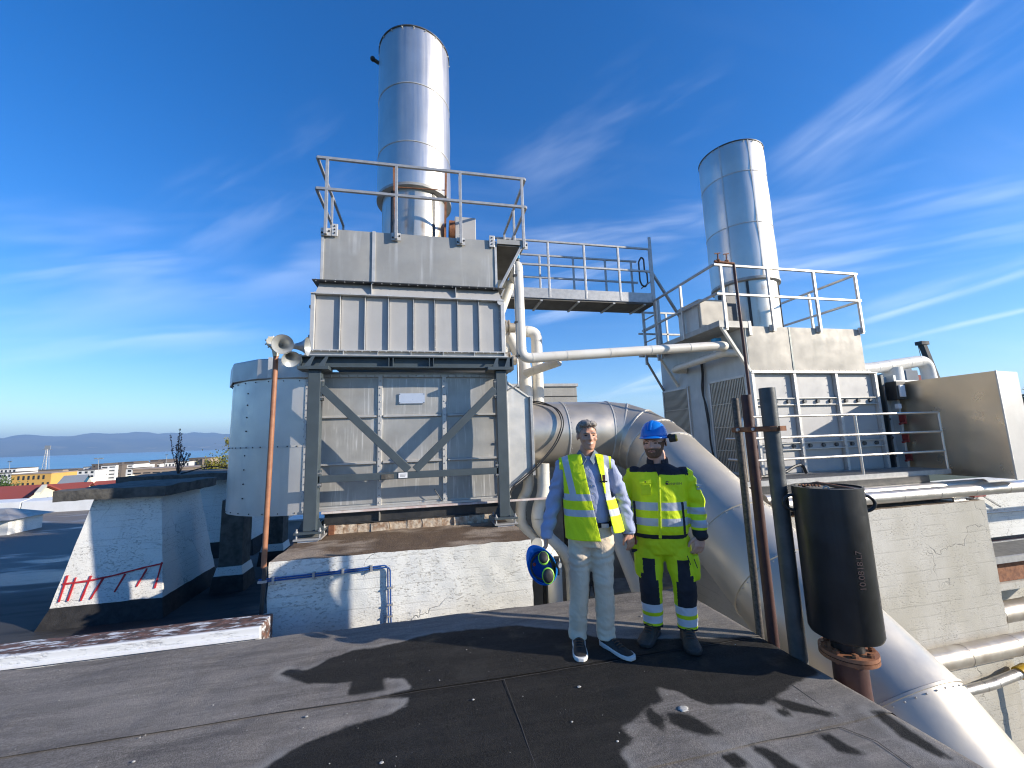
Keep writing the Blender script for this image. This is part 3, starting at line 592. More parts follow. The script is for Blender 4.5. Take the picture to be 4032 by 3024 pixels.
for xa, xb in ((-1.60, -1.545), (1.165, 1.23)): m = MB(); m.box(xa, xb, 5.995, 6.05, 3.06, 3.874); m.build('corner_angle', M['edge_steel'], t, bevel=.003)
m = MB(); m.box(-1.66, 1.25, 5.99, 6.4, 2.974, 2.990); m.box(-1.66, 1.25, 6.05, 6.07, 2.99, 3.043); m.build('base_channel', M['edge_steel'], t)
for k in range(7): m = MB(); m.box(-1.62+k*.47, -1.61+k*.47, 5.99, 6.05, 2.991, 3.042); m.build('channel_gusset', M['edge_steel'], t)
m = MB(); m.cyl((1.16, 5.985, 3.86), (1.16, 5.995, 3.86), .05, n=16); m.build('lifting_eye', M['edge_steel'], t)
m = MB()
for x in RB: bolts_row(m, (x, 6.03, 3.12), (x, 6.03, 3.84), 7, .009)
bolts_row(m, (-1.55, 5.99, 3.895), (1.2, 5.99, 3.895), 12); bolts_row(m, (-1.55, 5.985, 3.035), (1.2, 5.985, 3.035), 26, .008)
m.build('bolts', M['edge_steel'], t, kind='stuff')
for z in (3.3, 3.75): m = MB(); m.box(-1.67, -1.60, 6.2, 6.26, z-.02, z+.02); m.build('lug', M['pipe_grey'], t)
t = thing('exhaust_hood', 'weathered dull steel hood carrying the taller stack and railed platform', 'hood', (-.19, 6.15, 3.9))
m = MB(); m.hexa([(-1.56,6.06,3.907),(1.20,6.06,3.907),(1.20,8.6,3.907),(-1.56,8.6,3.907)], [(-1.52,6.13,4.09),(1.16,6.13,4.09),(1.16,8.6,4.09),(-1.52,8.6,4.09)]); sk = m.build('skirt', M['fin_steel'], t)
for x in (-.78, .47): m = MB(); m.box(x-.004, x+.004, 6.035, 6.12, 3.905, 4.088); m.build('skirt_rib', M['edge_steel'], sk)
m = MB(); m.box(-1.60, 1.23, 6.02, 8.6, 4.091, 4.107); m.build('drip_flange', M['black_steel'], t)
m = MB(); bolts_row(m, (-1.55, 6.03, 4.11), (1.2, 6.03, 4.11), 22); bolts_row(m, (-1.55, 6.03, 4.085), (1.2, 6.03, 4.085), 22); m.build('bolts', M['galvanised'], t, kind='stuff')
m = MB(); m.box(-1.52, 1.15, 6.15, 8.6, 4.107, 4.93); m.build('casing', M['hood_steel'], t)
for xa, xb in ((-1.525, -.79), (-.745, 1.153)):
    nx, nz = 14, 8; m = MB(); m.v = [(xa+(xb-xa)*a/nx, 6.146-.012*math.sin(math.pi*a/nx)*math.sin(math.pi*b/nz)-.004*noise.noise(V((a*.5+xa*7, b*.6, 1))), 4.11+.85*b/nz) for b in range(nz+1) for a in range(nx+1)]
    m.f = [[b*(nx+1)+a, b*(nx+1)+a+1, (b+1)*(nx+1)+a+1, (b+1)*(nx+1)+a] for b in range(nz) for a in range(nx)]; m.build('panel', M['hood_steel'], t, smooth=True, recalc=False)
m = MB(); m.box(-.79, -.745, 6.125, 6.148, 4.11, 4.965); m.build('seam_strip', M['edge_steel'], t)
for x in (-1.50, 1.135): m = MB(); m.box(x-.018, x+.018, 6.128, 6.15, 4.108, 4.95); m.build('corner_strip', M['edge_steel'], t)
for x in (-1.33, 1.075): m = MB(); m.box(x-.045, x+.045, 6.105, 6.122, 4.83, 5.03); lg = m.build('lifting_lug', M['edge_steel'], t, bevel=.006); m = MB(); bolts_row(m, (x, 6.1, 4.88), (x, 6.1, 4.99), 3, .013); m.build('bolts', M['black_steel'], lg, kind='stuff')

def rail_run(t, pts, zs, r, mat):
    for z in zs:
        for a, b in zip(pts, pts[1:]): m = MB(); m.bar((a[0], a[1], z), (b[0], b[1], z), r, r); m.build('rail', mat, t, bevel=.004)
t = thing('platform', 'steel service platform with angle-iron railing around the taller stack', 'platform', (0, 6.5, 4.95))
G = M['galvanised']
m = MB(); m.box(1.156, 1.63, 6.09, 8.6, 4.885, 4.90); m.box(1.60, 1.63, 6.09, 8.6, 4.90, 4.965); m.box(1.156, 1.63, 6.085, 6.10, 4.885, 4.965); m.box(-1.5, 1.156, 6.2, 8.6, 4.935, 4.95); m.build('deck', M['hood_steel'], t)
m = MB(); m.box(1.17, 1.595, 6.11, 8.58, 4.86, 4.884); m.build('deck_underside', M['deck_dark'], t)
m = MB(); m.bar((1.575, 6.11, 4.885), (1.175, 6.11, 4.12), .05, .045); m.build('bracket', G, t, bevel=.003)
m = MB(); m.bar((1.575, 8.3, 4.885), (1.175, 8.3, 4.12), .05, .045); m.build('bracket', G, t, bevel=.003)
ZR = (6.075, 5.565)
rail_run(t, [(-1.60, 8.1), (-1.60, 6.08), (1.665, 6.08), (1.665, 7.95)], ZR, .042, G)
for x in (-1.455, -.435, .567, 1.605):
    m = MB(); m.box(x-.022, x+.022, 6.06, 6.10, 4.84, 6.06); p = m.build('post', G, t, bevel=.003)
    m = MB(); m.box(x-.07, x+.07, 6.10, 6.118, 4.83, 4.95); br = m.build('foot_plate', M['edge_steel'], p); m = MB(); m.ball((x-.05, 6.095, 4.87), .016, 6, 4); m.ball((x+.05, 6.095, 4.9), .016, 6, 4); m.build('bolts', M['black_steel'], br, kind='stuff')
for x, y in ((-1.60, 7.1), (-1.60, 8.08), (1.665, 7.0), (1.665, 7.93)): m = MB(); m.box(x-.02, x+.02, y-.02, y+.02, 4.9, 6.06); m.build('post', G, t, bevel=.003)

def stack(name, label, c, zb, zt, seams_, flue_z0, longseam=None, fr_=.085):
    R = .675; t = thing(name, label, 'stack', (c[0], c[1], flue_z0)); zz_ = [zb] + seams_ + [zt]
    for a, b in zip(zz_, zz_[1:]):
        m = MB(); n = 96; rings = []
        for k in range(13):
            z = a + (b-a)*k/12; rr = R + .010*math.sin(math.pi*k/12) - .006
            rings.append([(c[0]+(rr+.002*noise.noise(V((math.cos(2*math.pi*j/n)*2, math.sin(2*math.pi*j/n)*2, z*1.5))))*math.cos(2*math.pi*j/n), c[1]+(rr+.002*noise.noise(V((math.cos(2*math.pi*j/n)*2, math.sin(2*math.pi*j/n)*2, z*1.5))))*math.sin(2*math.pi*j/n), z) for j in range(n)])
        m.loft(rings, cap=False); m.build('cladding_sheet', M['stack_steel'], t, smooth=True, angle=60)
    for z in seams_: m = MB(); m.lathe([(R-.004, z-.012), (R+.004, z-.006), (R+.004, z+.006), (R-.004, z+.012)], c, 96); m.build('seam_band', M['edge_steel'], t, smooth=True)
    m = MB(); m.lathe([(R-.06, zt-.02), (R+.01, zt-.004), (R+.012, zt+.012), (R-.06, zt+.012), (R-.06, zt-.8)], c, 96); tp = m.build('top_rim', M['pipe_grey'], t, smooth=True)
    m = MB()
    for k in range(20): a = 2*math.pi*k/20; m.ball((c[0]+(R+.008)*math.cos(a), c[1]+(R+.008)*math.sin(a), zt-.03), .014, 6, 4)
    m.build('rivets', M['edge_steel'], tp, kind='stuff')
    m = MB(); m.lathe([(R-.002, zb+.03), (R+.012, zb+.02), (R+.012, zb-.03), (R-.03, zb-.045), (R-fr_+.004, zb-.05), (R-fr_+.004, zb+.4)], c, 96); m.build('bottom_lip', M['hood_steel'], t, smooth=True)
    m = MB(); m.lathe([(R-fr_, flue_z0), (R-fr_, zb+.3)], c, 64); fl = m.build('flue', M['flue_stained'], t, smooth=True)
    for a in (-2.25, -.95): m = MB(); q = (c[0]+(R-fr_+.005)*math.cos(a), c[1]+(R-fr_+.005)*math.sin(a)); m.bar((*q, flue_z0), (*q, zb-.05), .05, .02, (math.cos(a), math.sin(a), 0)); m.build('strap', M['black_steel'], fl)
    if longseam is not None:
        for a in longseam: q = (c[0]+(R+.006)*math.cos(a), c[1]+(R+.006)*math.sin(a)); m = MB(); m.bar((*q, zb), (*q, zt), .02, .006, (math.cos(a), math.sin(a), 0)); m.build('lengthwise_seam', M['edge_steel'], t)
    return t
s1 = stack('exhaust_stack', 'taller cylindrical stainless exhaust stack above the left unit', (-.185, 7.3), 6.17, 9.31, [6.985, 8.14], 4.95)
m = MB(); m.cyl((-.86, 7.25, 9.05), (-.95, 7.22, 9.08), .035, n=10); m.ball((-.97, 7.21, 9.085), .05, 10, 6); m.build('beacon', M['black_rubber'], s1)
t = thing('rusty_ladder_stiles', 'two rusty flat bars standing in front of the taller stack', 'ladder', (-.1, 6.45, 4.95))
for p0, p1 in (((-.46, 6.42, 4.95), (-.50, 6.42, 6.28)), ((.33, 6.42, 4.95), (.36, 6.42, 6.30))): m = MB(); m.bar(p0, p1, .035, .03, (0, 1, 0)); m.build('stile', M['rust'], t)
m = MB(); m.cyl((-.49, 6.42, 5.93), (.35, 6.42, 5.96), .009, n=8); m.build('rung', M['rust'], t)
t = thing('motor_box', 'small pale steel box beside the base of the taller stack', 'box', (.72, 6.95, 4.95))
m = MB(); m.box(.54, .92, 6.9, 7.25, 5.2, 5.78); m.build('cover', M['fin_steel'], t, bevel=.01); m = MB(); m.lathe([(.0, 5.25), (.0, 5.25)], (.5, 7.05), 8)
m = MB(); m.cyl((.535, 7.05, 5.55), (.44, 7.05, 5.55), .2, n=24); m.build('fan_flange', M['rust'], t, smooth=True)
m = MB(); m.box(.6, .86, 6.95, 7.2, 4.95, 5.2); m.build('bracket', M['black_steel'], t)

# ------------------------------------------------------------------ siren on its pole
t = thing('siren_pole', 'slim brown pole with three grey siren horns beside the left plinth', 'siren', (-1.70, 4.99, -.3))
m = MB(); m.cyl((-1.705, 4.98, -.3), (-1.685, 4.98, .45), .022, n=14); m.build('sleeve', M['black_steel'], t, smooth=True)
m = MB(); m.cyl((-1.697, 4.98, .44), (-1.675, 4.98, 2.74), .027, n=16); m.build('pole', M['brown_pole'], t, smooth=True)
for z in (.30, -.05): m = MB(); m.box(-1.74, -1.655, 4.95, 5.02, z-.012, z+.012); m.build('clamp', M['galvanised'], t)
m = MB(); m.tube([(-1.675, 4.98, 2.74), (-1.68, 4.98, 2.82), (-1.70, 4.97, 2.86), (-1.71, 4.96, 2.90)], [.032, .04, .045, .03], 12); m.build('coupling', M['brass_pale'], t, smooth=True)
m = MB(); m.cyl((-1.725, 4.99, 2.90), (-1.70, 4.92, 2.905), .058, n=18)
for k in range(9): a = 2*math.pi*k/9; m.cyl((-1.715+.055*math.cos(a), 4.955, 2.902+.055*math.sin(a)), (-1.715+.075*math.cos(a), 4.955, 2.902+.075*math.sin(a)), .008, n=6)
m.build('drive_head', M['brass_pale'], t, smooth=True)
def horn(p, d, s_=1.0):
    p, d = V(p), V(d).normalized(); m = MB(); prof = [(0, .022), (.10, .026), (.17, .040), (.22, .062), (.255, .090), (.272, .108), (.276, .112), (.268, .104), (.25, .080), (.20, .050), (.12, .022), (.1, .002)]
    a = d.orthogonal().normalized(); b = d.cross(a); n = 28
    m.loft([[p + d*l*s_ + a*r*s_*math.cos(2*math.pi*j/n) + b*r*s_*math.sin(2*math.pi*j/n) for j in range(n)] for l, r in prof], cap=True)
    return m.build('horn', M['horn_grey'], t, smooth=True)
horn((-1.66, 5.06, 2.875), (.42, -1, -.12)); horn((-1.62, 5.0, 2.87), (1, -.05, -.02)); horn((-1.60, 5.06, 2.84), (.42, -.62, -.55), .9)
m = MB(); m.tube([(-1.71, 4.96, 2.9), (-1.66, 5.0, 2.88), (-1.60, 5.03, 2.87)], .025, 10); m.build('manifold', M['pipe_grey'], t, smooth=True)

# ------------------------------------------------------------------ concrete vent shafts on the lower roof
def frustum(m, x0, x1, y0, y1, z0, X0, X1, Y0, Y1, z1): return m.hexa([(x0,y0,z0),(x1,y0,z0),(x1,y1,z0),(x0,y1,z0)], [(X0,Y0,z1),(X1,Y0,z1),(X1,Y1,z1),(X0,Y1,z1)])
def soften(o, cuts, amp, sc_=6):
    bm = bmesh.new(); bm.from_mesh(o.data); bmesh.ops.subdivide_edges(bm, edges=bm.edges, cuts=cuts, use_grid_fill=True)
    for v in bm.verts: c = v.co*sc_; v.co += V((noise.noise(c), noise.noise(c+V((7, 1, 3))), noise.noise(c+V((1, 9, 4)))))*amp
    bm.to_mesh(o.data); bm.free(); return o
for b in rough_up: soften(b, 4, .010, 16)
t = thing('vent_shaft', 'tapered white concrete roof vent with slab cap and red spray marks', 'vent', (-4.66, 8.3, -.80))
m = MB(); frustum(m, -5.393, -3.969, 7.56, 9.135, -0.523, -5.116, -4.202, 7.762, 8.883, 1.002); soften(m.build('shaft', M['vent_paint'], t, smooth=True, angle=35), 14, .009)
m = MB(); frustum(m, -5.494, -3.893, 7.472, 9.236, -.81, -5.387, -3.975, 7.565, 9.129, -0.516); soften(m.build('felt_upstand', M['felt_black'], t, smooth=True, angle=35), 8, .010)
m = MB(); frustum(m, -5.494, -4.032, 7.535, 9.135, 1.002, -5.494, -4.019, 7.522, 9.148, 1.159); soften(m.build('cap_slab', M['dark_concrete'], t, smooth=True, angle=35), 10, .022, 4)
# red spray: strokes lie on the shaft's front face
def face_pt(x, z, d=.006): f = (z-(-0.523))/1.525; return (x, 7.56+0.202*f-d, z)
strokes = [[(-5.292, -0.208), (-4.977, -0.195), (-4.662, -0.151), (-4.284, -0.076), (-4.032, -0.038)], [(-5.254, -0.094), (-5.292, -0.447)], [(-5.141, -0.132), (-5.185, -0.447)], [(-4.952, -0.126), (-5.021, -0.46)], [(-4.788, -0.17), (-4.901, -0.447)], [(-4.511, -0.145), (-4.612, -0.384)], [(-4.234, -0.094), (-4.334, -0.334)], [(-4.045, -0.019), (-4.089, -0.384)]]
for s_ in strokes:
    m = MB(); pts = []
    for a, b in zip(s_, s_[1:]):
        for k in range(4): f = k/4; pts.append((a[0]+(b[0]-a[0])*f, a[1]+(b[1]-a[1])*f))
    pts.append(s_[-1]); rings = []
    for i, p in enumerate(pts):
        q = pts[min(i+1, len(pts)-1)]; o_ = pts[max(i-1, 0)]; dx, dz = q[0]-o_[0], q[1]-o_[1]; L = math.hypot(dx, dz) or 1; wd = .011+.006*noise.noise(V((p[0]*9, p[1]*9, 2)))
        rings.append([face_pt(p[0]-dz/L*wd, p[1]+dx/L*wd, .014), face_pt(p[0]+dz/L*wd, p[1]-dx/L*wd, .014), face_pt(p[0]+dz/L*wd, p[1]-dx/L*wd, .002), face_pt(p[0]-dz/L*wd, p[1]+dx/L*wd, .002)])
    m.loft(rings); m.build('spray_stroke', M['red_spray'], t)
t = thing('vent_shaft', 'tapered white concrete roof vent half hidden behind the red-sprayed one', 'vent', (-4.9, 11.7, -.80))
m = MB(); frustum(m, -5.98, -4.03, 11.0, 12.6, -.45, -5.86, -4.16, 11.15, 12.47, 1.0); soften(m.build('shaft', M['vent_paint'], t, smooth=True, angle=35), 8, .010)
m = MB(); frustum(m, -6.05, -3.97, 10.96, 12.66, -.81, -6.0, -4.02, 11.01, 12.61, -.44); m.build('felt_upstand', M['felt_black'], t)
m = MB(); frustum(m, -6.68, -3.78, 10.7, 12.85, 1.0, -6.68, -3.78, 10.7, 12.85, 1.15); soften(m.build('cap_slab', M['dark_concrete'], t, smooth=True, angle=35), 10, .03, 4)
for nm, x, y, lab in (('pier', -3.43, 8.45, 'stained concrete pier carrying the rounded housing end, nearer of two'), ('pier', -3.25, 10.0, 'stained concrete pier behind the nearer one under the rounded end')):
    t = thing(nm, lab, 'pier', (x, y, -.80)); m = MB(); m.box(x-.185, x+.185, y, y+.36, -.5, .78); soften(m.build('shaft', M['dark_concrete'], t, smooth=True, angle=35), 6, .012)
    m = MB(); frustum(m, x-.23, x+.23, y-.05, y+.41, -.52, x-.20, x+.20, y-.02, y+.38, -.38); m.build('collar', M['vent_paint'], t)
    m = MB(); frustum(m, x-.27, x+.27, y-.08, y+.45, -.805, x-.24, x+.24, y-.055, y+.42, -.52); m.build('felt_upstand', M['felt_black'], t)
t = thing('roof_hatch_vent', 'small square vent box with peaked metal lid on the lower roof', 'vent', (-13.7, 16.9, -.80))
m = MB(); m.box(-14.5, -13.05, 16.4, 17.6, -.80, -.32); m.build('box', M['vent_paint'], t); m = MB(); m.hexa([(-14.7,16.2,-.32),(-12.85,16.2,-.32),(-12.85,17.8,-.32),(-14.7,17.8,-.32)], [(-14.0,16.9,-.03),(-13.6,16.9,-.03),(-13.6,17.1,-.03),(-14.0,17.1,-.03)]); m.build('lid', M['jacket_dull'], t)
t = thing('flat_duct_box', 'low metal box on the lower roof seen under the rounded end', 'box', (-2.9, 12, -.80)); m = MB(); m.box(-3.65, -2.1, 12.3, 13.7, -.80, -.30); m.build('body', M['side_paint'], t, bevel=.01); m = MB(); m.box(-3.7, -2.05, 12.25, 13.75, -.30, -.26); m.build('lid', M['white_sheet'], t)
t = thing('cable', 'thin black cable curling over the vent cap slab', 'cable', (-4.9, 11.1, 1.29)); m = MB(); m.tube(fillet([(-5.5, 10.8, 1.17), (-5.0, 10.95, 1.31), (-4.4, 10.8, 1.23), (-3.8, 10.45, 1.14), (-3.3, 10.3, 1.1)], .2), .014, 6); m.build('strand', M['black_rubber'], t)

# ------------------------------------------------------------------ the big elbow duct
t = thing('elbow_duct', 'large stainless duct bending past the two men and down beside the roof', 'duct', (3.9, 6.9, -.5))
DR = .565
path = [V((1.72, 6.9, 1.775)), V((2.35, 6.9, 1.775)), V((3.22, 6.9, 1.775))]
din = V((1, 0, 0)); dout = V((0.0, -.855, -.518)).normalized()
# mitred elbow from +X into the falling run
E0 = V((3.22, 6.9, 1.775)); E1 = V((3.90, 6.02, 1.245))
ctrl = [E0, E0 + din*.44, E1 - dout*.62, E1]
def bez(t_): 
    a, b, c, d = ctrl; return a*(1-t_)**3 + b*3*t_*(1-t_)**2 + c*3*t_*t_*(1-t_) + d*t_**3
seg = [(path[0], path[1]), (path[1], path[2])]; q = [bez(k/4) for k in range(5)]
pts = [path[0], path[1]] + q + [V((3.90, 4.66, .375)), V((3.90, 4.05, -.015)), V((3.90, 3.02, -.70)), V((3.96, 2.2, -1.62)), V((4.0, 1.5, -2.5))]
def ring_at(p, tdir, r, n=64):
    tdir = tdir.normalized(); a = V((0, 0, 1)) - tdir*tdir.z; a.normalize(); b = tdir.cross(a)
    return [p + a*r*math.cos(2*math.pi*j/n) + b*r*math.sin(2*math.pi*j/n) for j in range(n)]
for i in range(len(pts)-1):
    d = (pts[i+1]-pts[i]).normalized(); m = MB(); dp = (pts[i]-pts[i-1]).normalized() if i else d; dn = (pts[i+2]-pts[i+1]).normalized() if i+2 < len(pts) else d
    def mitre(p, nrm): return [v_ + d*((p-v_).dot(nrm)/d.dot(nrm)) for v_ in ring_at(p, d, DR)]
    ra_, rb_ = mitre(pts[i], (d+dp).normalized()), mitre(pts[i+1], (d+dn).normalized()); ns = 10; rr_ = []
    for k in range(ns+1):
        f = k/ns; cc = pts[i].lerp(pts[i+1], f); rg2 = []
        for u_, v_ in zip(ra_, rb_):
            q_ = u_.lerp(v_, f); e_ = q_-cc; e_ -= d*e_.dot(d); e_.normalize(); dm = .006*math.sin(math.pi*f)*(noise.noise(q_*1.7)+.6*noise.noise(q_*4.1)); rg2.append(q_+e_*dm)
        rr_.append(rg2)
    m.loft(rr_, cap=False)
    m.build('cladding_section', M['duct_steel'] if i < 6 else M['duct_pale'], t, smooth=True)
    if 0 < i:
        nrm = (d+dp).normalized(); b0 = ring_at(pts[i], nrm, DR+.002)
        m = MB(); k_ = 1/max(.9, d.dot(nrm)); m.loft([[p_ + nrm*o_ for p_ in ring_at(pts[i], nrm, (DR+h)*1.0)] for o_, h in ((-.014, .000), (-.009, .012), (.009, .012), (.014, .000))], cap=False); m.build('seam_band', M['edge_steel'] if i < 7 else M['duct_pale'], t, smooth=True)
m = MB()
for i in range(1, len(pts)-2):
    d = (pts[i+1]-pts[i]).normalized(); dp = (pts[i]-pts[i-1]).normalized(); nrm = (d+dp).normalized()
    for p_ in ring_at(pts[i]+nrm*.035, nrm, DR+.004, 40): m.ball(p_, .007, 5, 3)
m.build('rivets', M['edge_steel'], t, kind='stuff')
t = thing('black_cables', 'pair of black cables looping over the big duct and down', 'cable', (2, 6.3, 1)); m = MB()
for d in (0, .035): m.tube(fillet([(1.62, 6.9, 2.38), (1.95, 6.6, 2.33-d), (2.15+d, 6.42, 2.20), (2.20+d, 6.27, 1.95), (2.06+d, 6.27, 1.62), (1.70, 6.25, 1.25-d), (1.30, 6.22, .98-d), (1.24, 6.2, .80)], .25, 8), .011, 8)
m.build('strands', M['black_rubber'], t, smooth=True)

# ------------------------------------------------------------------ white pipework between the units
def pipe(name, label, pts, r, mat, fr=.18, bands=True, group=None):
    t = thing(name, label, 'pipe', pts[0], group=group); fp = fillet(pts, fr, 7); m = MB(); m.tube(fp, r, 20); m.build('run', mat, t, smooth=True, angle=50)
    if bands:
        for a, b in zip(pts, pts[1:]):
            a, b = V(a), V(b); L = (b-a).length; n = max(1, int(L/.75))
            for k in range(n+1):
                f = min(max((fr+.02)/L if L > 2*fr+.06 else .5, k/n), 1-((fr+.02)/L if L > 2*fr+.06 else .5)); q_ = a.lerp(b, f); d = (b-a).normalized()*.006; m = MB(); m.ring(q_-d, q_+d, r-.002, r+.0035, 20); m.build('jacket_joint', mat, t)
    return t
CP, WP = M['cream_paint'], M['white_pipe']
pipe('crossing_pipe', 'white insulated pipe dropping from the left unit and crossing to the right one', [(1.55,6.75,4.50),(1.53,6.25,4.66),(1.53,6.22,3.0),(5.40,6.22,3.285),(5.62,6.7,3.29)], .083, WP, .16)
pipe('riser_pipe', 'tall white riser pipe nearer the left unit behind the crossing pipe', [(1.50,7.05,3.62),(1.78,7.05,3.08),(1.80,7.05,2.2)], .115, WP, .12)
pipe('looped_pipe', 'white pipe with rounded top elbow behind the crossing pipe', [(1.35,7.1,3.2),(1.66,7.1,3.70),(2.05,7.1,3.70),(2.02,7.1,1.0)], .105, WP, .16)
pipe('stub_pipe', 'short pale pipe elbow below the crossing pipe', [(1.78,7.0,2.88),(2.25,6.45,3.0)], .075, CP, .1)
pipe('hood_pipe', 'cream pipe leaving the hood below the platform overhang', [(1.15,6.75,4.46),(1.42,6.75,4.46),(1.50,6.70,4.44),(1.30,6.7,3.92),(1.22,6.75,3.7)], .075, CP, .07)
pipe('drop_pipe', 'pale dog-legged drain pipe right of the plinth, left of the pair', [(1.67,6.6,1.3),(1.655,6.6,.88),(1.52,6.6,.67),(1.51,6.6,.33),(1.78,6.5,.02),(1.95,6.3,-.15)], .088, CP, .10)
pipe('drop_pipe', 'pale dog-legged drain pipe nearer the man with the vest', [(1.87,6.4,1.3),(1.86,6.4,.84),(1.74,6.4,.56),(1.735,6.4,.34),(1.92,6.4,.12),(2.18,6.4,-.12),(2.27,6.4,-.36),(2.26,6.4,-2)], .10, CP, .12)
pipe('standpipe', 'short thick pale standpipe below the carried helmet', [(1.44,5.4,.30),(1.52,5.45,.26),(1.69,5.45,.08),(1.68,5.45,-2)], .098, CP, .12)
pipe('slanting_pipe', 'pale pipe slanting down between the two men', [(2.5,6.0,1.0),(2.87,6.0,.20),(3.19,6.0,-.68),(3.5,6.0,-1.6)], .105, WP, .1)
pipe('slanting_pipe', 'thinner pale pipe slanting beside the other between the men', [(2.95,6.4,.45),(3.25,6.4,-.35),(3.5,6.4,-1.0)], .06, WP, .1)
t = thing('thin_conduit', 'thin vertical conduit along the right frame post', 'conduit', (1.4, 6.2, 1))
m = MB(); m.cyl((1.455,6.2,4.6), (1.455,6.2,2.62), .014, n=8); m.tube(fillet([(1.455,6.2,2.62),(1.44,6.2,2.55),(1.30,6.22,2.50),(1.25,6.23,2.45),(1.245,6.23,.95)], .06), .011, 8); m.build('tube', M['galvanised'], t, smooth=True)
for z in (4.4, 3.04, 3.6): m = MB(); m.box(1.43, 1.50, 6.17, 6.23, z-.015, z+.015); m.build('clamp', M['black_steel'], t)
t = thing('valve', 'small blue valve actuator atop the crossing pipe riser', 'valve', (1.53, 6.3, 4.7)); m = MB(); m.box(1.53, 1.60, 6.35, 6.43, 4.78, 4.86); m.build('actuator', M['blue_valve'], t, bevel=.008); m = MB(); m.cyl((1.565,6.39,4.66), (1.565,6.39,4.78), .035, n=12); m.build('body', M['pipe_grey'], t)
for z, lab in ((3.62, 'steel flanged nozzle on the ribbed box, upper one'), (3.05, 'steel flanged nozzle on the ribbed box, lower one')):
    t = thing('flanged_nozzle', lab, 'nozzle', (1.3, 6.6, z)); m = MB(); m.cyl((1.19,6.6,z), (1.52,6.6,z), .085, n=20); m.build('neck', M['jacket_dull'], t, smooth=True)
    for x in (1.30, 1.345, 1.40): m = MB(); m.cyl((x,6.6,z), (x+.02,6.6,z), .135, n=24); m.build('flange', M['jacket_dull'], t, smooth=True)
    for dz in (-.16, .16): m = MB(); m.cyl((1.19,6.42,z+dz), (1.235,6.42,z+dz), .075, n=20); m.build('hand_hole', M['edge_steel'], t, smooth=True)

# ------------------------------------------------------------------ bridge between the platforms with its ladder
t = thing('foot_bridge', 'galvanised foot bridge with railings linking the left platform to a ladder', 'bridge', (3.4, 8.3, 4.65))
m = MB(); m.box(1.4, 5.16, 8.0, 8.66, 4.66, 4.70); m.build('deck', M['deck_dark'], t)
for y in (7.985, 8.655): m = MB(); m.box(1.4, 5.18, y-.012, y+.012, 4.70, 4.92); m.build('side_girder', G, t)
for x in (2.45, 3.30, 4.14, 4.9): m = MB(); m.bar((x, 7.97, 4.645), (x, 8.67, 4.645), .05, .03); m.build('cross_bar', G, t)
for y, tops in ((7.985, (6.0, 5.45)), (8.655, (6.0, 5.45))):
    for z in tops: m = MB(); m.bar((1.45, y, z), (5.17, y, z), .042, .042); m.build('rail', G, t, bevel=.004)
    for x in (1.8, 2.645, 3.49, 4.32, 5.02 if y > 8.1 else 5.12): m = MB(); m.box(x-.022, x+.022, y-.02, y+.02, 4.72, 5.98); m.build('post', G, t, bevel=.003)
m = MB(); m.tube(fillet([(5.06,8.3,5.25),(5.02,8.3,5.35),(5.02,8.3,5.82),(5.10,8.3,5.95),(5.16,8.3,5.9),(5.16,8.3,5.62),(5.22,8.3,5.55),(5.22,8.3,5.3),(5.14,8.3,5.2),(5.06,8.3,5.25)], .03), .02, 8); m.build('gate_hoop', M['pipe_grey'], t, smooth=True)
t = thing('ladder', 'upright galvanised ladder from the foot bridge to the right platform', 'ladder', (5.16, 8.3, 3.6))
for y in (7.99, 8.50): m = MB(); m.box(5.125, 5.185, y-.02, y+.02, 3.35, 6.3 if y < 8.2 else 4.72); m.build('stile', G, t, bevel=.003)
for k in range(7): z = 3.62+k*.27; m = MB(); m.cyl((5.155,8.0,z), (5.155,8.49,z), .016, n=8); m.build('rung', G, t)
m = MB(); m.box(5.22, 5.27, 7.97, 8.01, 3.4, 4.8); m.build('rail_post', G, t)
m = MB(); m.bar((5.15,8.0,5.45), (6.15,8.3,4.25), .05, .05); m.build('stay', G, t)

# ------------------------------------------------------------------ right unit
t = thing('right_unit_housing', 'pale grey bolted panel housing of the right unit behind the grating railing', 'housing', (7.1, 6.1, .93))
m = MB(); m.box(5.75, 8.50, 6.12, 8.85, .55, 2.80); m.build('casing', M['side_paint'], t)
RX = [5.735, 6.64, 7.59, 8.53]; RZ = [.95, 1.365, 1.47, 2.165, 2.275, 2.735]
for i in range(3):
    for a, b in ((.95, 1.35), (1.49, 2.15), (2.29, 2.72)): m = MB(); m.box(RX[i]+.04, RX[i+1]-.04, 6.10, 6.115, a, b); m.build('panel', M['fin_steel'], t, bevel=.003)
    for zc in (1.418, 2.22):
        m = MB(); m.box(RX[i]+.03, RX[i+1]-.03, 6.085, 6.116, zc-.055, zc+.055); bd = m.build('band', M['fin_steel'], t)
        for dz in (-.06, .06): m = MB(); m.box(RX[i]+.03, RX[i+1]-.03, 6.05, 6.115, zc+dz-.007, zc+dz+.007); m.build('band_flange', M['edge_steel'], bd)
        for k in range(3): x = RX[i]+.18+k*(RX[i+1]-RX[i]-.36)/2; m = MB(); m.cyl((x,6.05,zc), (x,6.09,zc), .034, n=10); m.build('bolt', M['pipe_grey'], bd)
for x in RX: m = MB(); m.box(x-.03, x+.03, 6.035, 6.117, .94, 2.74); m.build('rib', M['edge_steel'], t, bevel=.003)
m = MB(); m.box(5.70, 8.56, 6.02, 6.13, 2.742, 2.762); m.build('top_flange', M['edge_steel'], t)
m = MB()
for x in RX: bolts_row(m, (x-.035, 6.03, 1.0), (x-.035, 6.03, 2.7), 14, .010)
m.build('bolts', M['galvanised'], t, kind='stuff')
m = MB(); m.box(5.735, 5.75, 7.10, 7.90, .9, 2.72); m.box(5.74, 5.75, 6.1, 8.85, 2.72, 3.6); m.build('side_panel', M['side_paint'], t)
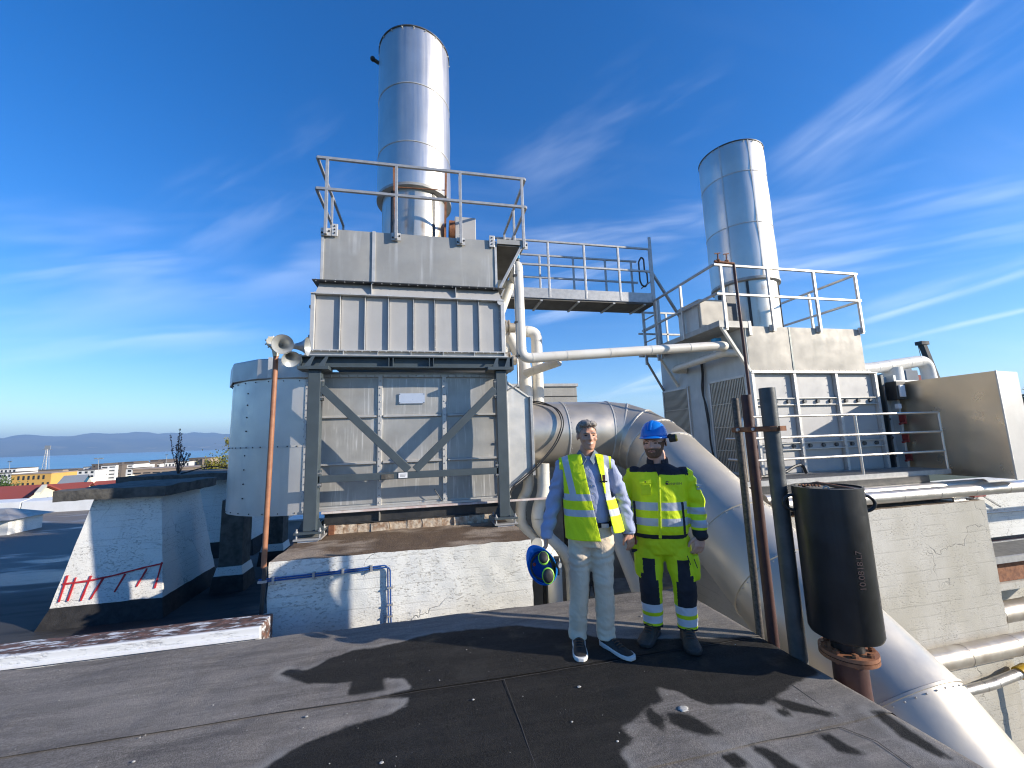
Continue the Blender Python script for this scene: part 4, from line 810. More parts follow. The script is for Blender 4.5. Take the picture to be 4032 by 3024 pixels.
for y0, y1 in ((6.18, 7.15), (7.85, 8.80)):
    m = MB(); m.box(5.742, 5.75, y0, y1, .95, 2.70); lv = m.build('louvre', M['dark_concrete'], t)
    for a, b, c, d in ((y0, y1, 2.70, 2.74), (y0, y1, .91, .95)): m = MB(); m.box(5.70, 5.75, a, b, c, d); m.build('frame', M['edge_steel'], lv)
    for y in (y0, y1): m = MB(); m.box(5.70, 5.75, y-.02, y+.02, .91, 2.74); m.build('frame', M['edge_steel'], lv)
    n = 22; src = None
    for k in range(n):
        y = y0+.03+(y1-y0-.06)*(k+.5)/n
        if src is None: m = MB(); m.hexa([(5.712,-.017,.95),(5.740,-.006,.95),(5.740,.010,.95),(5.712,.006,.95)], [(5.712,-.017,2.70),(5.740,-.006,2.70),(5.740,.010,2.70),(5.712,.006,2.70)]); src = m.build('slat', M['louvre_metal'], lv); src.location = (0, y, 0); src.data.name = 'slat'
        else: share(src, lv, (0, y, 0))
    for z in (1.35, 1.8, 2.25): m = MB(); m.box(5.708, 5.714, y0, y1, z-.008, z+.008); m.build('slat_tie', M['louvre_metal'], lv)
t = thing('right_hood', 'sunlit beige steel hood carrying the shorter stack on the right', 'hood', (7.1, 6.1, 2.76))
m = MB(); m.box(5.755, 8.41, 6.11, 8.85, 2.765, 3.63); m.build('casing', M['sheet_steel'], t)
plain('hood_beige', (.44, .405, .345), (.36, .335, .285), 2, .62, .12, .0015, 6, 5, (.36, .35, .31)); plain('hood_beige_dark', (.34, .36, .33), None, 6, .6, .3)
for xa, xb in ((5.76, 6.70), (6.735, 8.405)):
    nx, nz = 14, 8; m = MB(); m.v = [(xa+(xb-xa)*a/nx, 6.105-.014*math.sin(math.pi*a/nx)*math.sin(math.pi*b/nz)-.006*noise.noise(V((a*.4+xa*7, b*.5, 1))), 2.79+.84*b/nz) for b in range(nz+1) for a in range(nx+1)]
    m.f = [[b*(nx+1)+a, b*(nx+1)+a+1, (b+1)*(nx+1)+a+1, (b+1)*(nx+1)+a] for b in range(nz) for a in range(nx)]; m.build('panel', M['hood_beige'], t, smooth=True, recalc=False)
m = MB(); m.box(6.70, 6.735, 6.098, 6.112, 2.79, 3.63); m.build('seam_strip', M['hood_beige_dark'], t)
m = MB(); m.box(5.74, 8.44, 6.05, 6.12, 2.765, 2.79); m.build('drip_flange', M['edge_steel'], t); m = MB(); bolts_row(m, (5.8, 6.06, 2.80), (8.4, 6.06, 2.80), 20); m.build('bolts', M['galvanised'], t, kind='stuff')
t = thing('right_platform', 'steel platform with railing around the shorter stack', 'platform', (6.5, 6.2, 3.6))
m = MB(); m.box(5.16, 5.75, 6.06, 8.85, 3.60, 3.63); m.box(5.16, 5.20, 6.06, 8.85, 3.63, 3.70); m.box(5.16, 5.76, 6.045, 6.06, 3.58, 3.70); m.box(5.75, 8.41, 6.2, 8.85, 3.632, 3.645); m.build('deck', M['hood_steel'], t)
Z2 = (4.755, 4.20)
rail_run(t, [(5.165, 8.0), (5.165, 6.05), (8.47, 6.05), (8.47, 8.0)], Z2, .042, G); rail_run(t, [(5.165, 8.0), (5.165, 8.6)], Z2, .04, G)
for z in Z2: m = MB(); m.bar((5.2, 8.85, z), (7.0, 8.85, z), .04, .04); m.build('rail', G, t)
for x in (5.31, 6.33, 7.39, 8.41):
    m = MB(); m.box(x-.025, x+.025, 6.03, 6.07, 3.55, 4.74); p = m.build('post', M['edge_steel'], t, bevel=.003); m = MB(); m.box(x-.06, x+.06, 6.07, 6.10, 3.54, 3.66); m.build('foot_plate', M['edge_steel'], p)
for x, y in ((5.165, 7.05), (5.165, 7.95), (8.47, 7.1), (8.47, 8.0), (6.0, 8.85)): m = MB(); m.box(x-.022, x+.022, y-.02, y+.02, 3.6, 4.74); m.build('post', M['edge_steel'], t, bevel=.003)
for y in (6.08, 8.2): m = MB(); m.bar((5.22, y, 3.60), (5.73, y, 2.78), .05, .045); m.build('bracket', M['cream_paint'], t)
m = MB(); m.bar((5.165, 8.5, 3.4), (5.74, 8.8, 2.75), .04, .04); m.build('bracket', G, t)
m = MB(); m.box(5.80, 5.86, 6.07, 6.10, 3.45, 3.72); m.build('lifting_lug', M['edge_steel'], t, bevel=.006)
stack('exhaust_stack', 'shorter cylindrical stainless exhaust stack above the right unit', (7.10, 7.42), 4.93, 8.10, [6.17, 7.37], 3.65, longseam=(-2.62, -1.75), fr_=.05)
t = thing('control_cabinet', 'pale steel cabinet standing on the right platform beside the shorter stack', 'cabinet', (5.5, 6.9, 3.63)); m = MB(); m.box(5.24, 5.88, 6.62, 7.3, 3.64, 4.31); m.build('body', M['hood_beige'], t, bevel=.01); m = MB(); m.box(5.225, 5.24, 6.66, 7.26, 3.70, 4.27); m.build('door', M['sheet_steel'], t)
m = MB(); m.box(5.92, 6.16, 6.7, 6.9, 3.64, 4.5); m.build('cable_duct', M['black_steel'], t)
pipe('branch_pipe', 'cream pipe lying under the right platform against the unit side', [(5.72,7.85,3.10),(5.45,7.95,3.12),(5.45,7.7,3.14),(5.45,6.35,3.17),(5.72,6.3,3.17)], .07, CP, .1)
t = thing('valve', 'blue valve actuator below the right platform by the pipe end', 'valve', (5.5, 6.5, 3.4)); m = MB(); m.box(5.42, 5.56, 6.5, 6.62, 3.42, 3.5); m.build('actuator', M['blue_valve'], t, bevel=.008); m = MB(); m.cyl((5.49,6.56,3.28), (5.49,6.56,3.42), .03, n=12); m.build('body', M['pipe_grey'], t)
t = thing('burner_rod', 'tall thin dark rod with small valves in front of the right unit', 'rod', (5.24, 5.6, .95)); m = MB(); m.cyl((5.235,5.6,.93), (5.19,5.6,4.57), .024, n=10); m.build('rod', M['rust_red'], t, smooth=True)
m = MB(); m.cyl((5.20,5.6,4.57), (4.83,5.62,4.60), .022, n=10); arm = m.build('valve_arm', M['rust'], t, smooth=True)
for x in (4.90, 5.07): m = MB(); m.cyl((x,5.62,4.60), (x+.01,5.62,4.74), .012, n=8); m.bar((x-.05,5.62,4.74), (x+.06,5.62,4.76), .015, .015); m.ball((x, 5.62, 4.61), .04, 8, 6); m.build('valve', M['rust'], arm)
t = thing('cable_drop', 'black cables hanging down the louvred side of the right unit', 'cable', (5.7, 7.4, 1)); m = MB(); m.tube(fillet([(5.71,7.35,3.3),(5.70,7.30,2.95),(5.69,7.38,2.6),(5.68,7.22,2.1),(5.68,7.25,1.5),(5.69,7.15,1.0)], .2), .018, 8); m.tube(fillet([(5.71,7.30,3.3),(5.70,7.27,2.9),(5.685,7.33,2.5),(5.68,7.26,1.9),(5.69,7.2,1.0)], .2), .012, 8); m.build('strands', M['black_rubber'], t, smooth=True)
# grating walkway
t = thing('grating_walkway', 'steel grating walkway with tube railing in front of the right unit', 'walkway', (6.8, 5.7, .93))
m = MB(); m.box(4.75, 8.93, 5.37, 5.40, .87, .945); m.box(4.75, 8.93, 6.00, 6.03, .87, .945); m.box(4.75, 4.78, 5.40, 6.0, .87, .945); m.box(8.90, 8.93, 5.40, 6.0, .87, .945); m.build('edge_frame', G, t)
m = MB()
for k in range(138): m.box(4.79+k*.03, 4.794+k*.03, 5.40, 6.0, .915, .943)
for k in range(8): m.box(4.78, 8.90, 5.45+k*.07, 5.455+k*.07, .925, .940)
m.build('grating_bars', G, t, kind='stuff')
for z in (1.93, 1.595, 1.255): m = MB(); m.tube(fillet([(4.95,5.9,z),(4.86,5.42,z),(5.0,5.40,z),(8.91,5.40,z)] if z < 1.9 else [(4.86,5.42,.95),(4.86,5.42,z),(5.0,5.40,z),(8.91,5.40,z)], .09), .021, 10); m.build('rail', M['jacket_bright'], t, smooth=True)
for x in (7.05, 8.91): m = MB(); m.cyl((x,5.40,.87), (x,5.40,1.93), .021, n=12); m.build('post', M['jacket_bright'], t, smooth=True)
for x in (8.2, 8.45): m = MB(); m.bar((x,5.45,.87), (x+.25 if x < 8.3 else x,5.5,.62), .05, .04); m.build('bracket', G, t)
t = thing('hose', 'dark hose curling over the grating walkway', 'hose', (6.0, 5.6, .95)); m = MB(); m.tube(fillet([(5.3,5.7,.965),(5.8,5.75,.97),(6.15,5.8,1.10),(6.3,5.8,1.12),(6.36,5.8,.97)], .12), .025, 8); m.build('tube', M['black_rubber'], t, smooth=True)
# damper column and the big box at right
t = thing('damper_section', 'dark damper column with actuators between the right unit and the metal box', 'damper', (8.9, 6.2, .9))
m = MB(); m.box(8.56, 9.20, 6.25, 8.6, .85, 2.70); m.build('core', M['side_paint'], t)
for x in (8.66, 8.80, 9.12): m = MB(); m.box(x-.03, x+.03, 6.12, 6.25, .9, 2.72); m.build('column', M['frame_paint'] if x < 9 else M['side_paint'], t)
m = MB(); m.box(8.92, 9.16, 5.98, 6.18, 2.22, 2.58); a = m.build('actuator_box', M['black_steel'], t, bevel=.01); m = MB(); m.box(8.96, 9.09, 5.95, 5.98, 2.27, 2.50); m.build('cover', M['label_white'], a, bevel=.008)
m = MB(); m.box(8.92, 9.0, 6.0, 6.06, 2.05, 2.14); m.build('junction_box', M['label_white'], t)
m = MB(); m.cyl((8.74,6.08,.95), (8.74,6.08,2.5), .014, n=8); m.build('rod', M['black_steel'], t)
for z in (1.15, 1.5, 1.85): m = MB(); m.box(9.06, 9.10, 6.02, 6.12, z-.1, z+.08); m.bar((8.96,6.05,z-.1), (9.09,6.05,z-.06), .04, .03); m.build('damper_lever', M['red_paint'], t); m = MB(); m.ball((8.74, 6.07, z), .03, 8, 5); m.build('knuckle', M['black_steel'], t)
t = thing('metal_duct_box', 'large brownish reflective sheet-metal duct box at the right edge', 'duct box', (9.5, 5.5, .8))
m = MB(); bx_ = [(9.24,4.74,.81),(9.74,4.74,.81),(9.74,7.2,.81),(9.24,7.2,.81)]; tx_ = [(9.24,4.74,2.57),(9.74,4.74,2.55),(9.74,7.2,2.55),(9.24,7.2,2.57)]
m.add(bx_+tx_, [(0,3,2,1),(4,5,6,7),(0,1,5,4),(1,2,6,5),(2,3,7,6)]); m.build('body', M['box_front'], t)
ny, nz = 16, 12; m = MB(); m.v = [(9.238-.010*noise.noise(V((a*.35, b*.4, 3)))-.012*math.sin(math.pi*a/ny)*math.sin(math.pi*b/nz), 4.74+1.9*a/ny, .81+1.76*b/nz) for b in range(nz+1) for a in range(ny+1)]
m.f = [[b*(ny+1)+a+1, b*(ny+1)+a, (b+1)*(ny+1)+a, (b+1)*(ny+1)+a+1] for b in range(nz) for a in range(ny)]; m.build('side_sheet', M['box_metal'], t, smooth=True, recalc=False)
m = MB(); m.box(9.225, 9.245, 4.725, 4.745, .80, 2.575); m.build('corner_strip', M['edge_steel'], t)

# ------------------------------------------------------------------ right plinth, walls, jacketed pipes
pr = rough_block('concrete_plinth', 4.75, 8.92, 5.0, 8.9, -7, .47, M['plinth_weathered'], M['plinth_dirt'], step=.10, amp=.012); tag(pr, 'tall weathered concrete plinth right of the black cylinder tank', 'plinth')
m = MB(); m.box(4.8, 8.3, 5.3, 8.8, .47, .87); bs = m.build('base_frame', M['black_steel']); tag(bs, 'dark base frame below the grating walkway on the right plinth', 'base frame')
for k, (y, z, r, x0, x1, mt, lab) in enumerate(((5.22,.685,.085,4.9,9.35,'jacket_bright','bright jacketed pipe along the right plinth top, rear one'), (5.02,.64,.095,4.9,14,'jacket_bright','bright jacketed pipe along the right plinth top, front one'))): pipe('jacketed_pipe', lab, [(x0,y,z),(x1,y,z)], r, M[mt], .1)
t = thing('pipe_saddle', 'small galvanised saddle under the bright pipe at the plinth corner', 'saddle', (8.45, 5.1, .475)); m = MB(); m.box(8.3, 8.62, 5.02, 5.2, .475, .49); m.box(8.33, 8.58, 5.04, 5.06, .49, .545); m.box(8.3, 8.62, 5.02, 5.2, .53, .545); m.build('channel', M['jacket_bright'], t)
pipe('jacketed_pipe', 'dull banded jacketed pipe low on the right plinth wall', [(6.62,4.82,-1.62),(9.6,4.82,-1.60)], .14, M['jacket_dull'], .1)
pipe('jacketed_pipe', 'slim bright pipe below the dull banded one on the right plinth', [(6.6,4.86,-2.12),(8.1,4.86,-2.10),(8.75,4.86,-2.03)], .065, M['jacket_bright'], .1)
t = thing('cable_tray', 'rusty angle bracket beside the duct on the right plinth wall', 'bracket', (6.3, 4.95, -1)); m = MB(); m.bar((5.75,4.94,-.75), (6.45,4.94,-1.2), .03, .05); m.build('angle', M['rust'], t); m = MB(); m.bar((6.25,4.96,-.95), (6.25,4.96,-1.4), .02, .02); m.build('rod', M['rust'], t)
t = thing('yellow_valve', 'yellow valve at the lower right plinth corner', 'valve', (8.8, 4.8, -2.05)); plain('yellow_paint', (.62, .38, .03), None, 6, .4); m = MB(); m.cyl((8.72,4.86,-2.03), (8.9,4.86,-2.0), .085, n=14); m.build('body', M['yellow_paint'], t, smooth=True); m = MB(); m.box(8.86, 8.90, 4.8, 4.84, -4, -2.05); m.build('stem', M['yellow_paint'], t)
rw_ = rough_block('rear_wall', 8.95, 16, 6.6, 9, -7, -.65, M['plinth_weathered'], M['wall_dirty'], step=.3, amp=.02); tag(rw_, 'low weathered concrete wall behind the right plinth corner', 'wall')
t = thing('white_wall', 'white panel wall with red bracket at the far right edge', 'wall', (11, 5.8, -.2)); m = MB(); m.box(9.75, 14, 5.9, 6.3, -.45, .60); m.build('panel', M['plinth_paint'], t); m = MB(); m.box(9.60, 9.75, 5.85, 6.3, -.6, .58); m.build('post', M['wall_dirty'], t); m = MB(); m.box(10.15, 10.45, 5.82, 5.9, .33, .45); b = m.build('red_bracket', M['red_paint'], t); m = MB(); m.bar((10.2,5.84,.34), (9.95,5.84,.12), .025, .025); m.bar((10.4,5.84,.34), (10.8,5.84,.12), .025, .025); m.build('stay', M['galvanised'], b)
m = MB(); m.cyl((8.95,5.7,.08), (13,5.7,.02), .02, n=8); hr = m.build('hand_rail', M['galvanised']); tag(hr, 'thin tube handrail in front of the white panel wall', 'handrail')
t = thing('grating_step', 'small grating landing beside the right plinth corner', 'landing', (10, 5.6, -.6)); m = MB(); m.box(9.0, 13, 5.2, 5.24, -.62, -.52); m.box(9.0, 13, 5.85, 5.89, -.62, -.52); m.build('edge_frame', G, t); m = MB()
for k in range(70): m.box(9.02+k*.05, 9.03+k*.05, 5.24, 5.85, -.56, -.53)
m.build('grating_bars', G, t, kind='stuff')
m = MB(); m.box(9.0, 14, 5.4, 6.5, -1.0, -.72); bb = m.build('rusty_beam', M['rust']); tag(bb, 'rust-brown beam under the grating landing at the right edge', 'beam')
m = MB(); m.box(9.0, 14, 5.35, 6.5, -1.12, -1.01); bb = m.build('pale_beam', M['plinth_weathered']); tag(bb, 'pale concrete beam below the rusty one at the right edge', 'beam')
pipe('jacketed_pipe', 'coppery jacketed pipe poking from behind the right plinth corner', [(8.7,5.5,-1.55),(12,5.4,-1.45)], .16, M['jacket_dull'], .1)
# walls in the gap between the units
m = MB(); m.box(1.28, 4.74, 8.6, 8.9, -7, 1.35); g_ = m.build('rear_service_wall', M['wall_dirty']); tag(g_, 'dirty brown concrete wall in shade behind the drop pipes', 'wall')
lw = rough_block('low_wall', 3.0, 4.74, 6.95, 7.4, -7, -1.10, M['plinth_paint'], M['raw_concrete'], step=.12, amp=.01); tag(lw, 'low white wall with grey coping below the big duct', 'wall')
m = MB(); m.box(2.6, 4.75, 6.85, 7.5, -1.1, -.98); cpg = m.build('coping', M['raw_concrete'], lw, bevel=.02)
for k in range(5): x = 1.45+.38*k; m = MB(); m.box(x, x+.06, 7.6+.15*(k % 3), 7.66+.15*(k % 3), -3, .5+.12*(k % 2)); q_ = m.build('steel_post', M['black_steel']); tag(q_, ('leftmost', 'second from left', 'middle', 'second from right', 'rightmost')[k] + ' dark steel post among the pipes in shade right of the plinth', 'post', 'posts among the drop pipes')
t = thing('bracket_tangle', 'dark thin bracing bars between the legs of the vested man', 'bracing', (2.6, 5.9, -.6)); m = MB()
for a, b in (((2.35,6.2,.2),(2.6,6.2,-.9)),((2.62,6.2,.1),(2.42,6.2,-.9)),((2.3,6.2,-.3),(2.75,6.2,-.75)),((2.78,6.2,-.25),(2.75,6.2,-.95)),((2.2,6.2,-.6),(2.8,6.2,-.55))): m.cyl(a, b, .014, n=6)
m.build('bars', M['black_steel'], t)
m = MB(); m.box(2.0, 4.72, 12, 14, -3, 3.30); bgb = m.build('penthouse', M['hood_steel']); tag(bgb, 'dull metal-clad rooftop housing behind the white riser pipes', 'housing')
m = MB(); m.box(1.98, 4.76, 11.95, 14, 3.30, 3.39); m.build('roof_trim', M['sheet_steel'], bgb); m = MB(); m.box(1.99, 4.73, 11.985, 12, 2.98, 3.0); m.build('cladding_joint', M['black_steel'], bgb)
# white pipes behind the metal box, crane and mill building beyond
pipe('goose_pipe', 'white overhead pipe with down elbow behind the metal box', [(9.6,9.0,3.32),(12.4,9.0,3.36),(14.7,9.0,3.64),(14.85,9.0,2.2)], .17, WP, .3)
pipe('branch_riser', 'short thick white pipe leg under the overhead pipe', [(13.36,9.0,3.4),(13.38,9.0,2.0)], .24, WP, .1)
m = MB(); m.box(12.3, 16, 8.4, 8.8, 2.0, 2.95); q_ = m.build('roof_edge', M['white_sheet']); tag(q_, 'white sheet roof edge behind the metal box', 'roof')

# ------------------------------------------------------------------ cylinder tank, three pipes
t = thing('cylinder_tank', 'black steel cylinder with side loop handles on a rusty flanged pipe', 'tank', (2.96, 2.55, -.5))
TC = (2.975, 2.565); TR_ = .222; zt, zb = 1.285, .235
m = MB(); prof = [(TR_-.012, zt-.35), (TR_-.012, zt), (TR_, zt), (TR_, zb+.035), (TR_-.010, zb+.012), (TR_-.035, zb), (.10, zb-.005), (.0, zb-.005)]
m.lathe(prof, TC, 64); m.lathe([(TR_-.012, zt-.012), (.0, zt-.012)], TC, 64); m.build('shell', M['tank_black'], t, smooth=True)
vd = V((TC[0], TC[1], 0)).normalized(); sd = V((vd.y, -vd.x, 0))
for s_ in (-1, 1):
    hd = (sd*.94 + vd*.34).normalized(); c = V((TC[0], TC[1], 1.16)) + hd*s_*TR_; m = MB(); m.tube([c + V((0, 0, .058*math.sin(a))) + hd*s_*(.075*math.cos(a)-.005) for a in [-math.pi/2+math.pi*k/12 for k in range(13)]], .012, 10); m.build('handle', M['tank_black'], t, smooth=True)
m = MB(); m.tube([V((TC[0], TC[1], zt-.01)) - sd*.15 + V((0, 0, .005)), V((TC[0], TC[1], zt+.02)) - sd*.05, V((TC[0], TC[1], zt-.02)) + sd*.16], .012, 8); m.build('cross_bar', M['rust'], t)
m = MB()
for k in range(7): m.ball(V((TC[0], TC[1], zt+.010)) - sd*(.16-.020*k) - vd*(.10-.006*(k % 2)), (.013, .008, .008), 8, 5)
m.build('chain', M['rust'], t); m = MB(); m.ring(V((TC[0], TC[1], zt+.0)) - vd*.19, V((TC[0], TC[1], zt+.0)) - vd*.18, .012, .022, 14); m.build('eye', M['galvanised'], t)
m = MB(); m.cyl((TC[0], TC[1], zb-.09), (TC[0], TC[1], zb), .10, n=24); m.build('neck', M['tank_black'], t, smooth=True)
for z in (zb-.105, zb-.135):
    m = MB(); m.cyl((TC[0], TC[1], z-.012), (TC[0], TC[1], z+.012), .175, n=36); fl = m.build('flange', M['rust'] if z < zb-.12 else M['brown_pole'], t, smooth=True)
for k in range(8): a = 2*math.pi*k/8+.2; m = MB(); p = (TC[0]+.14*math.cos(a), TC[1]+.14*math.sin(a)); m.cyl((*p, zb-.165), (*p, zb-.07), .012, n=6); m.cyl((*p, zb-.093), (*p, zb-.075), .022, n=6); m.build('flange_bolt', M['rust'], t)
m = MB(); m.tube(fillet([(TC[0], TC[1], zb-.14), (TC[0], TC[1], zb-.42), (TC[0]+.05, TC[1]-.03, -.75), (TC[0]+.05, TC[1]-.03, -3)], .15), .105, 24); m.build('rusty_pipe', M['rust_red'], t, smooth=True)
def seamtext(name, body, size, mat, mtx, parent, extr=.0006):
    cu = bpy.data.curves.new(name, 'FONT'); cu.body = body; cu.size = size; cu.extrude = extr; cu.align_x = 'CENTER'; cu.align_y = 'CENTER'
    tmp = bpy.data.objects.new(name, cu); COL.objects.link(tmp); dg = bpy.context.evaluated_depsgraph_get(); me = bpy.data.meshes.new_from_object(tmp.evaluated_get(dg)); bpy.data.objects.remove(tmp)
    me.transform(mtx); me.materials.clear(); o = obj(name, me, mat, parent); return o
plain('chalk_red', (.075, .045, .044), None, 30, .8)
ang = math.atan2(-vd.y, -vd.x) + .62
nrm = V((math.cos(ang), math.sin(ang), 0)); right = V((-nrm.y, nrm.x, 0)); upv = V((0, 0, 1))
# characters read upward along the shell
base = V((TC[0], TC[1], 0)) + nrm*(TR_+.003); RM = Matrix.Identity(4)
for i, v_ in enumerate((upv, -right, nrm)): 
    for j in range(3): RM[j][i] = v_[j]
o0 = ORG[t.name]; RM.translation = V((base.x-o0[0], base.y-o0[1], .74-o0[2])); seamtext('chalk_writing', '10.0818.L7', .06, M['chalk_red'], RM, t)
cols = ((2.785, 3.17, .030, 'pipe_mottled', 2.02, 'slim mottled dark vertical pipe, leftmost of the three strapped pipes'), (2.795, 3.045, .041, 'rust_red', 2.035, 'dark red vertical pipe, middle of the three strapped pipes'), (2.81, 2.83, .061, 'pipe_grey', 2.07, 'thick grey vertical pipe, right of the three strapped pipes'))
for x, y, r, mt, z, lab in cols:
    m = MB(); n = 24; m.lathe([(r*.8, z-.4), (r*.8, z), (r, z), (r, -4)], (x, y), n); o = m.build('vent_pipe', M[mt], smooth=True); tag(o, lab, 'pipe', 'three strapped vent pipes')
t = thing('pipe_strap', 'rusty flat strap with bolts holding the three vertical pipes together', 'strap', (2.8, 3.0, 1.73))
m = MB(); m.tube([(2.745, 3.20, 1.73), (2.745, 3.12, 1.73), (2.745, 3.0, 1.73), (2.738, 2.88, 1.73), (2.75, 2.78, 1.73), (2.79, 2.755, 1.73)], [(.022, .006)]*6, 8, flat=(0, 0, 1)); m.build('band', M['rust'], t)
for y in (3.11, 2.935): m = MB(); m.cyl((2.72, y, 1.73), (2.76, y, 1.73), .014, n=6); m.build('bolt', M['edge_steel'], t)
m = MB(); m.box(2.80, 2.86, 2.735, 2.755, 1.71, 1.75); m.build('lug', M['rust'], t)

# ------------------------------------------------------------------ far setting: ground, fjord, hills, town
def zl(x, y): return .2232*x, 932.6+.2232*y               # enlarged-town picture coordinates to 2212-wide ones
prof = [(14, -9), (95, -8.6), (200, -12.5), (300, -18.5), (450, -22), (900, -31.5), (1100, -36), (1300, -38)]
def gz(r):
    for (a, za), (b, zb_) in zip(prof, prof[1:]):
        if r <= b: return za + (zb_-za)*max(0, (r-a))/(b-a)
    return -38
m = MB(); rr = [14, 30, 60, 95, 140, 200, 250, 300, 370, 450, 600, 750, 900, 1100, 1300]; NA = 120
m.loft([[(r*math.sin(2*math.pi*k/NA), r*math.cos(2*math.pi*k/NA), gz(r) + (noise.noise(V((r*.02*math.sin(6.28*k/NA), r*.02*math.cos(6.28*k/NA), 1)))*.8 if r > 60 else 0)) for k in range(NA)] for r in rr], cap=False)
struct(m.build('ground', M['field'], smooth=True))
m = MB(); rr = [600, 1500, 3000, 6000, 9000, 14000]; m.loft([[(r*math.sin(2*math.pi*k/NA), r*math.cos(2*math.pi*k/NA), -31) for k in range(NA)] for r in rr], cap=False); struct(m.build('fjord_water', M['fjord_water'], smooth=True))
m = MB(); rings = []; NA2 = 420
for f, q in ((0, 0), (.06, .10), (.2, .34), (.4, .60), (.62, .84), (.8, 1.0), (1.0, .75), (1.3, .5)):
    ring = []
    for k in range(NA2):
        a = -2.2 + 4.4*k/(NA2-1); H = 420 + 120*noise.noise(V((a*3.1, 1.7, 0))) + 55*noise.noise(V((a*9, 4.2, 0))) + 22*noise.noise(V((a*31, .3, 0)))
        r = 10800 + 500*noise.noise(V((a*7, 9, 0))) + f*3600; hz = H*q*(1 + .20*noise.noise(V((a*26, f*7, 3)))+.10*noise.noise(V((a*80, f*22, 3)))) if q else -36
        ring.append((r*math.sin(a), r*math.cos(a), -31 + hz if q else -36))
    rings.append(ring)
m.loft(rings, cap=False, closed=False); struct(m.build('hills', M['hill_forest'], smooth=True, angle=180))
def wallmat(name, c): return plain(name, c, tuple(x*.9 for x in c), .15, .85)
wallmat('far_white', (.74, .73, .70)); wallmat('far_brown', (.13, .105, .085)); wallmat('far_tan', (.36, .27, .20)); wallmat('far_yellow', (.62, .36, .09)); wallmat('far_blue', (.02, .11, .20)); wallmat('far_grey', (.22, .24, .26)); wallmat('far_red', (.27, .055, .04)); wallmat('far_cream', (.70, .66, .50))
def block(label, px0, px1, pt, pb, Y, mat, rows=0, cols=0, depth=14, roof='far_brown', group='town blocks below the fjord', win=(.45, .5), skip=None, name='apartment_block'):
    a, b = sight(*zl(px0, pt), Y), sight(*zl(px1, pb), Y); x0, x1, z1, z0 = a.x, b.x, a.z, b.z - 3; z0v = b.z
    t = thing(name, label, 'building', ((x0+x1)/2, Y, z0), group=group)
    m = MB(); m.box(x0, x1, Y, Y+depth, z0, z1); m.build('wall', M[mat], t); m = MB(); m.box(x0-.2, x1+.2, Y-.2, Y+depth+.2, z1, z1+.35); m.build('roof', M[roof], t)
    H = z1-z0v; src = None
    for r in range(rows):
        for c in range(cols):
            if skip and skip(r, c): continue
            cw, ch = (x1-x0)/cols, H/rows; x = x0+cw*(c+.5); z = z0v+ch*(r+.52)
            if src is None: m = MB(); m.box(-cw*win[0]/2, cw*win[0]/2, -.06, .02, -ch*win[1]/2, ch*win[1]/2); src = m.build('window', M['window_glass'], t, local=True); src.location = V((x, Y, z)) - V(ORG[t.name])
            else: share(src, t, V((x, Y, z)) - V(ORG[t.name]))
    return t
block('white four-storey block with strip windows in the middle of the town', 980, 1110, 330, 462, 270, 'far_white', 4, 2, win=(.7, .3))
block('dark brown narrow block right of the white four-storey one', 1112, 1168, 325, 455, 272, 'far_brown', 4, 1, win=(.3, .4))
block('white block right of the narrow dark brown one', 1170, 1280, 320, 455, 276, 'far_white', 4, 2, win=(.6, .3))
block('dark block left of the white four-storey one', 890, 978, 320, 460, 278, 'far_brown', 4, 2, win=(.3, .4))
block('low white block left of the dark block', 750, 915, 378, 450, 262, 'far_white', 2, 3)
block('small white upper block behind the low white one', 810, 890, 346, 390, 285, 'far_white', 1, 2)
block('white corner block in front of the tan low building', 1220, 1282, 362, 475, 240, 'far_white', 3, 1)
block('white set-back block above the corner block', 1262, 1352, 326, 365, 300, 'far_white', 1, 2)
block('brown block with flat roof right of the set-back white block', 1354, 1440, 305, 400, 310, 'far_brown', 3, 2, win=(.3, .4))
block('white block second from the sapling on the left', 1440, 1542, 316, 400, 318, 'far_white', 2, 3)
block('brown link block left of the sapling', 1544, 1592, 285, 400, 330, 'far_brown', 3, 1)
block('white block just left of the sapling', 1595, 1688, 302, 400, 322, 'far_white', 2, 3)
block('white block just right of the sapling', 1735, 1826, 292, 400, 322, 'far_white', 2, 3)
block('brown flat-roofed block near the yellow-green tree', 1830, 1962, 260, 400, 330, 'far_brown', 3, 3)
block('tan block touching the yellow-green tree', 1960, 2030, 258, 400, 325, 'far_tan', 2, 1)
block('dark penthouse box over the white middle block', 1090, 1176, 306, 335, 290, 'far_brown'); block('dark penthouse box over the right white block', 1200, 1290, 299, 330, 292, 'far_brown'); block('dark penthouse box left above the sapling row', 1455, 1530, 280, 320, 335, 'far_brown'); block('dark penthouse box right above the sapling row', 1540, 1610, 274, 300, 338, 'far_brown')
block('long low tan building with strip windows behind the vent cap', 1285, 2000, 372, 470, 175, 'far_tan', 2, 8, win=(.75, .16), roof='far_tan', name='school_building')
block('long tan building behind the yellow one', 150, 600, 388, 440, 330, 'far_tan', 1, 6, win=(.3, .4))
block('brown block right of the long tan one', 520, 625, 375, 440, 335, 'far_brown', 1, 2); block('pale grey small block near the blue hall', 600, 655, 392, 450, 300, 'far_white', 1, 1); block('brown block left of the low white one', 665, 745, 372, 440, 300, 'far_brown', 2, 2)
block('yellow two-storey building with tall dark windows', 110, 482, 420, 540, 225, 'far_yellow', 2, 8, win=(.42, .56), roof='far_tan', skip=lambda r, c: (r*3+c*2) % 7 == 3, name='yellow_building')
block('white flat building at the left edge by the water', 0, 150, 364, 440, 300, 'far_white', 2, 4, name='white_building'); block('lower grey-white annex below the left edge building', -60, 110, 408, 450, 260, 'far_white', 1, 4)
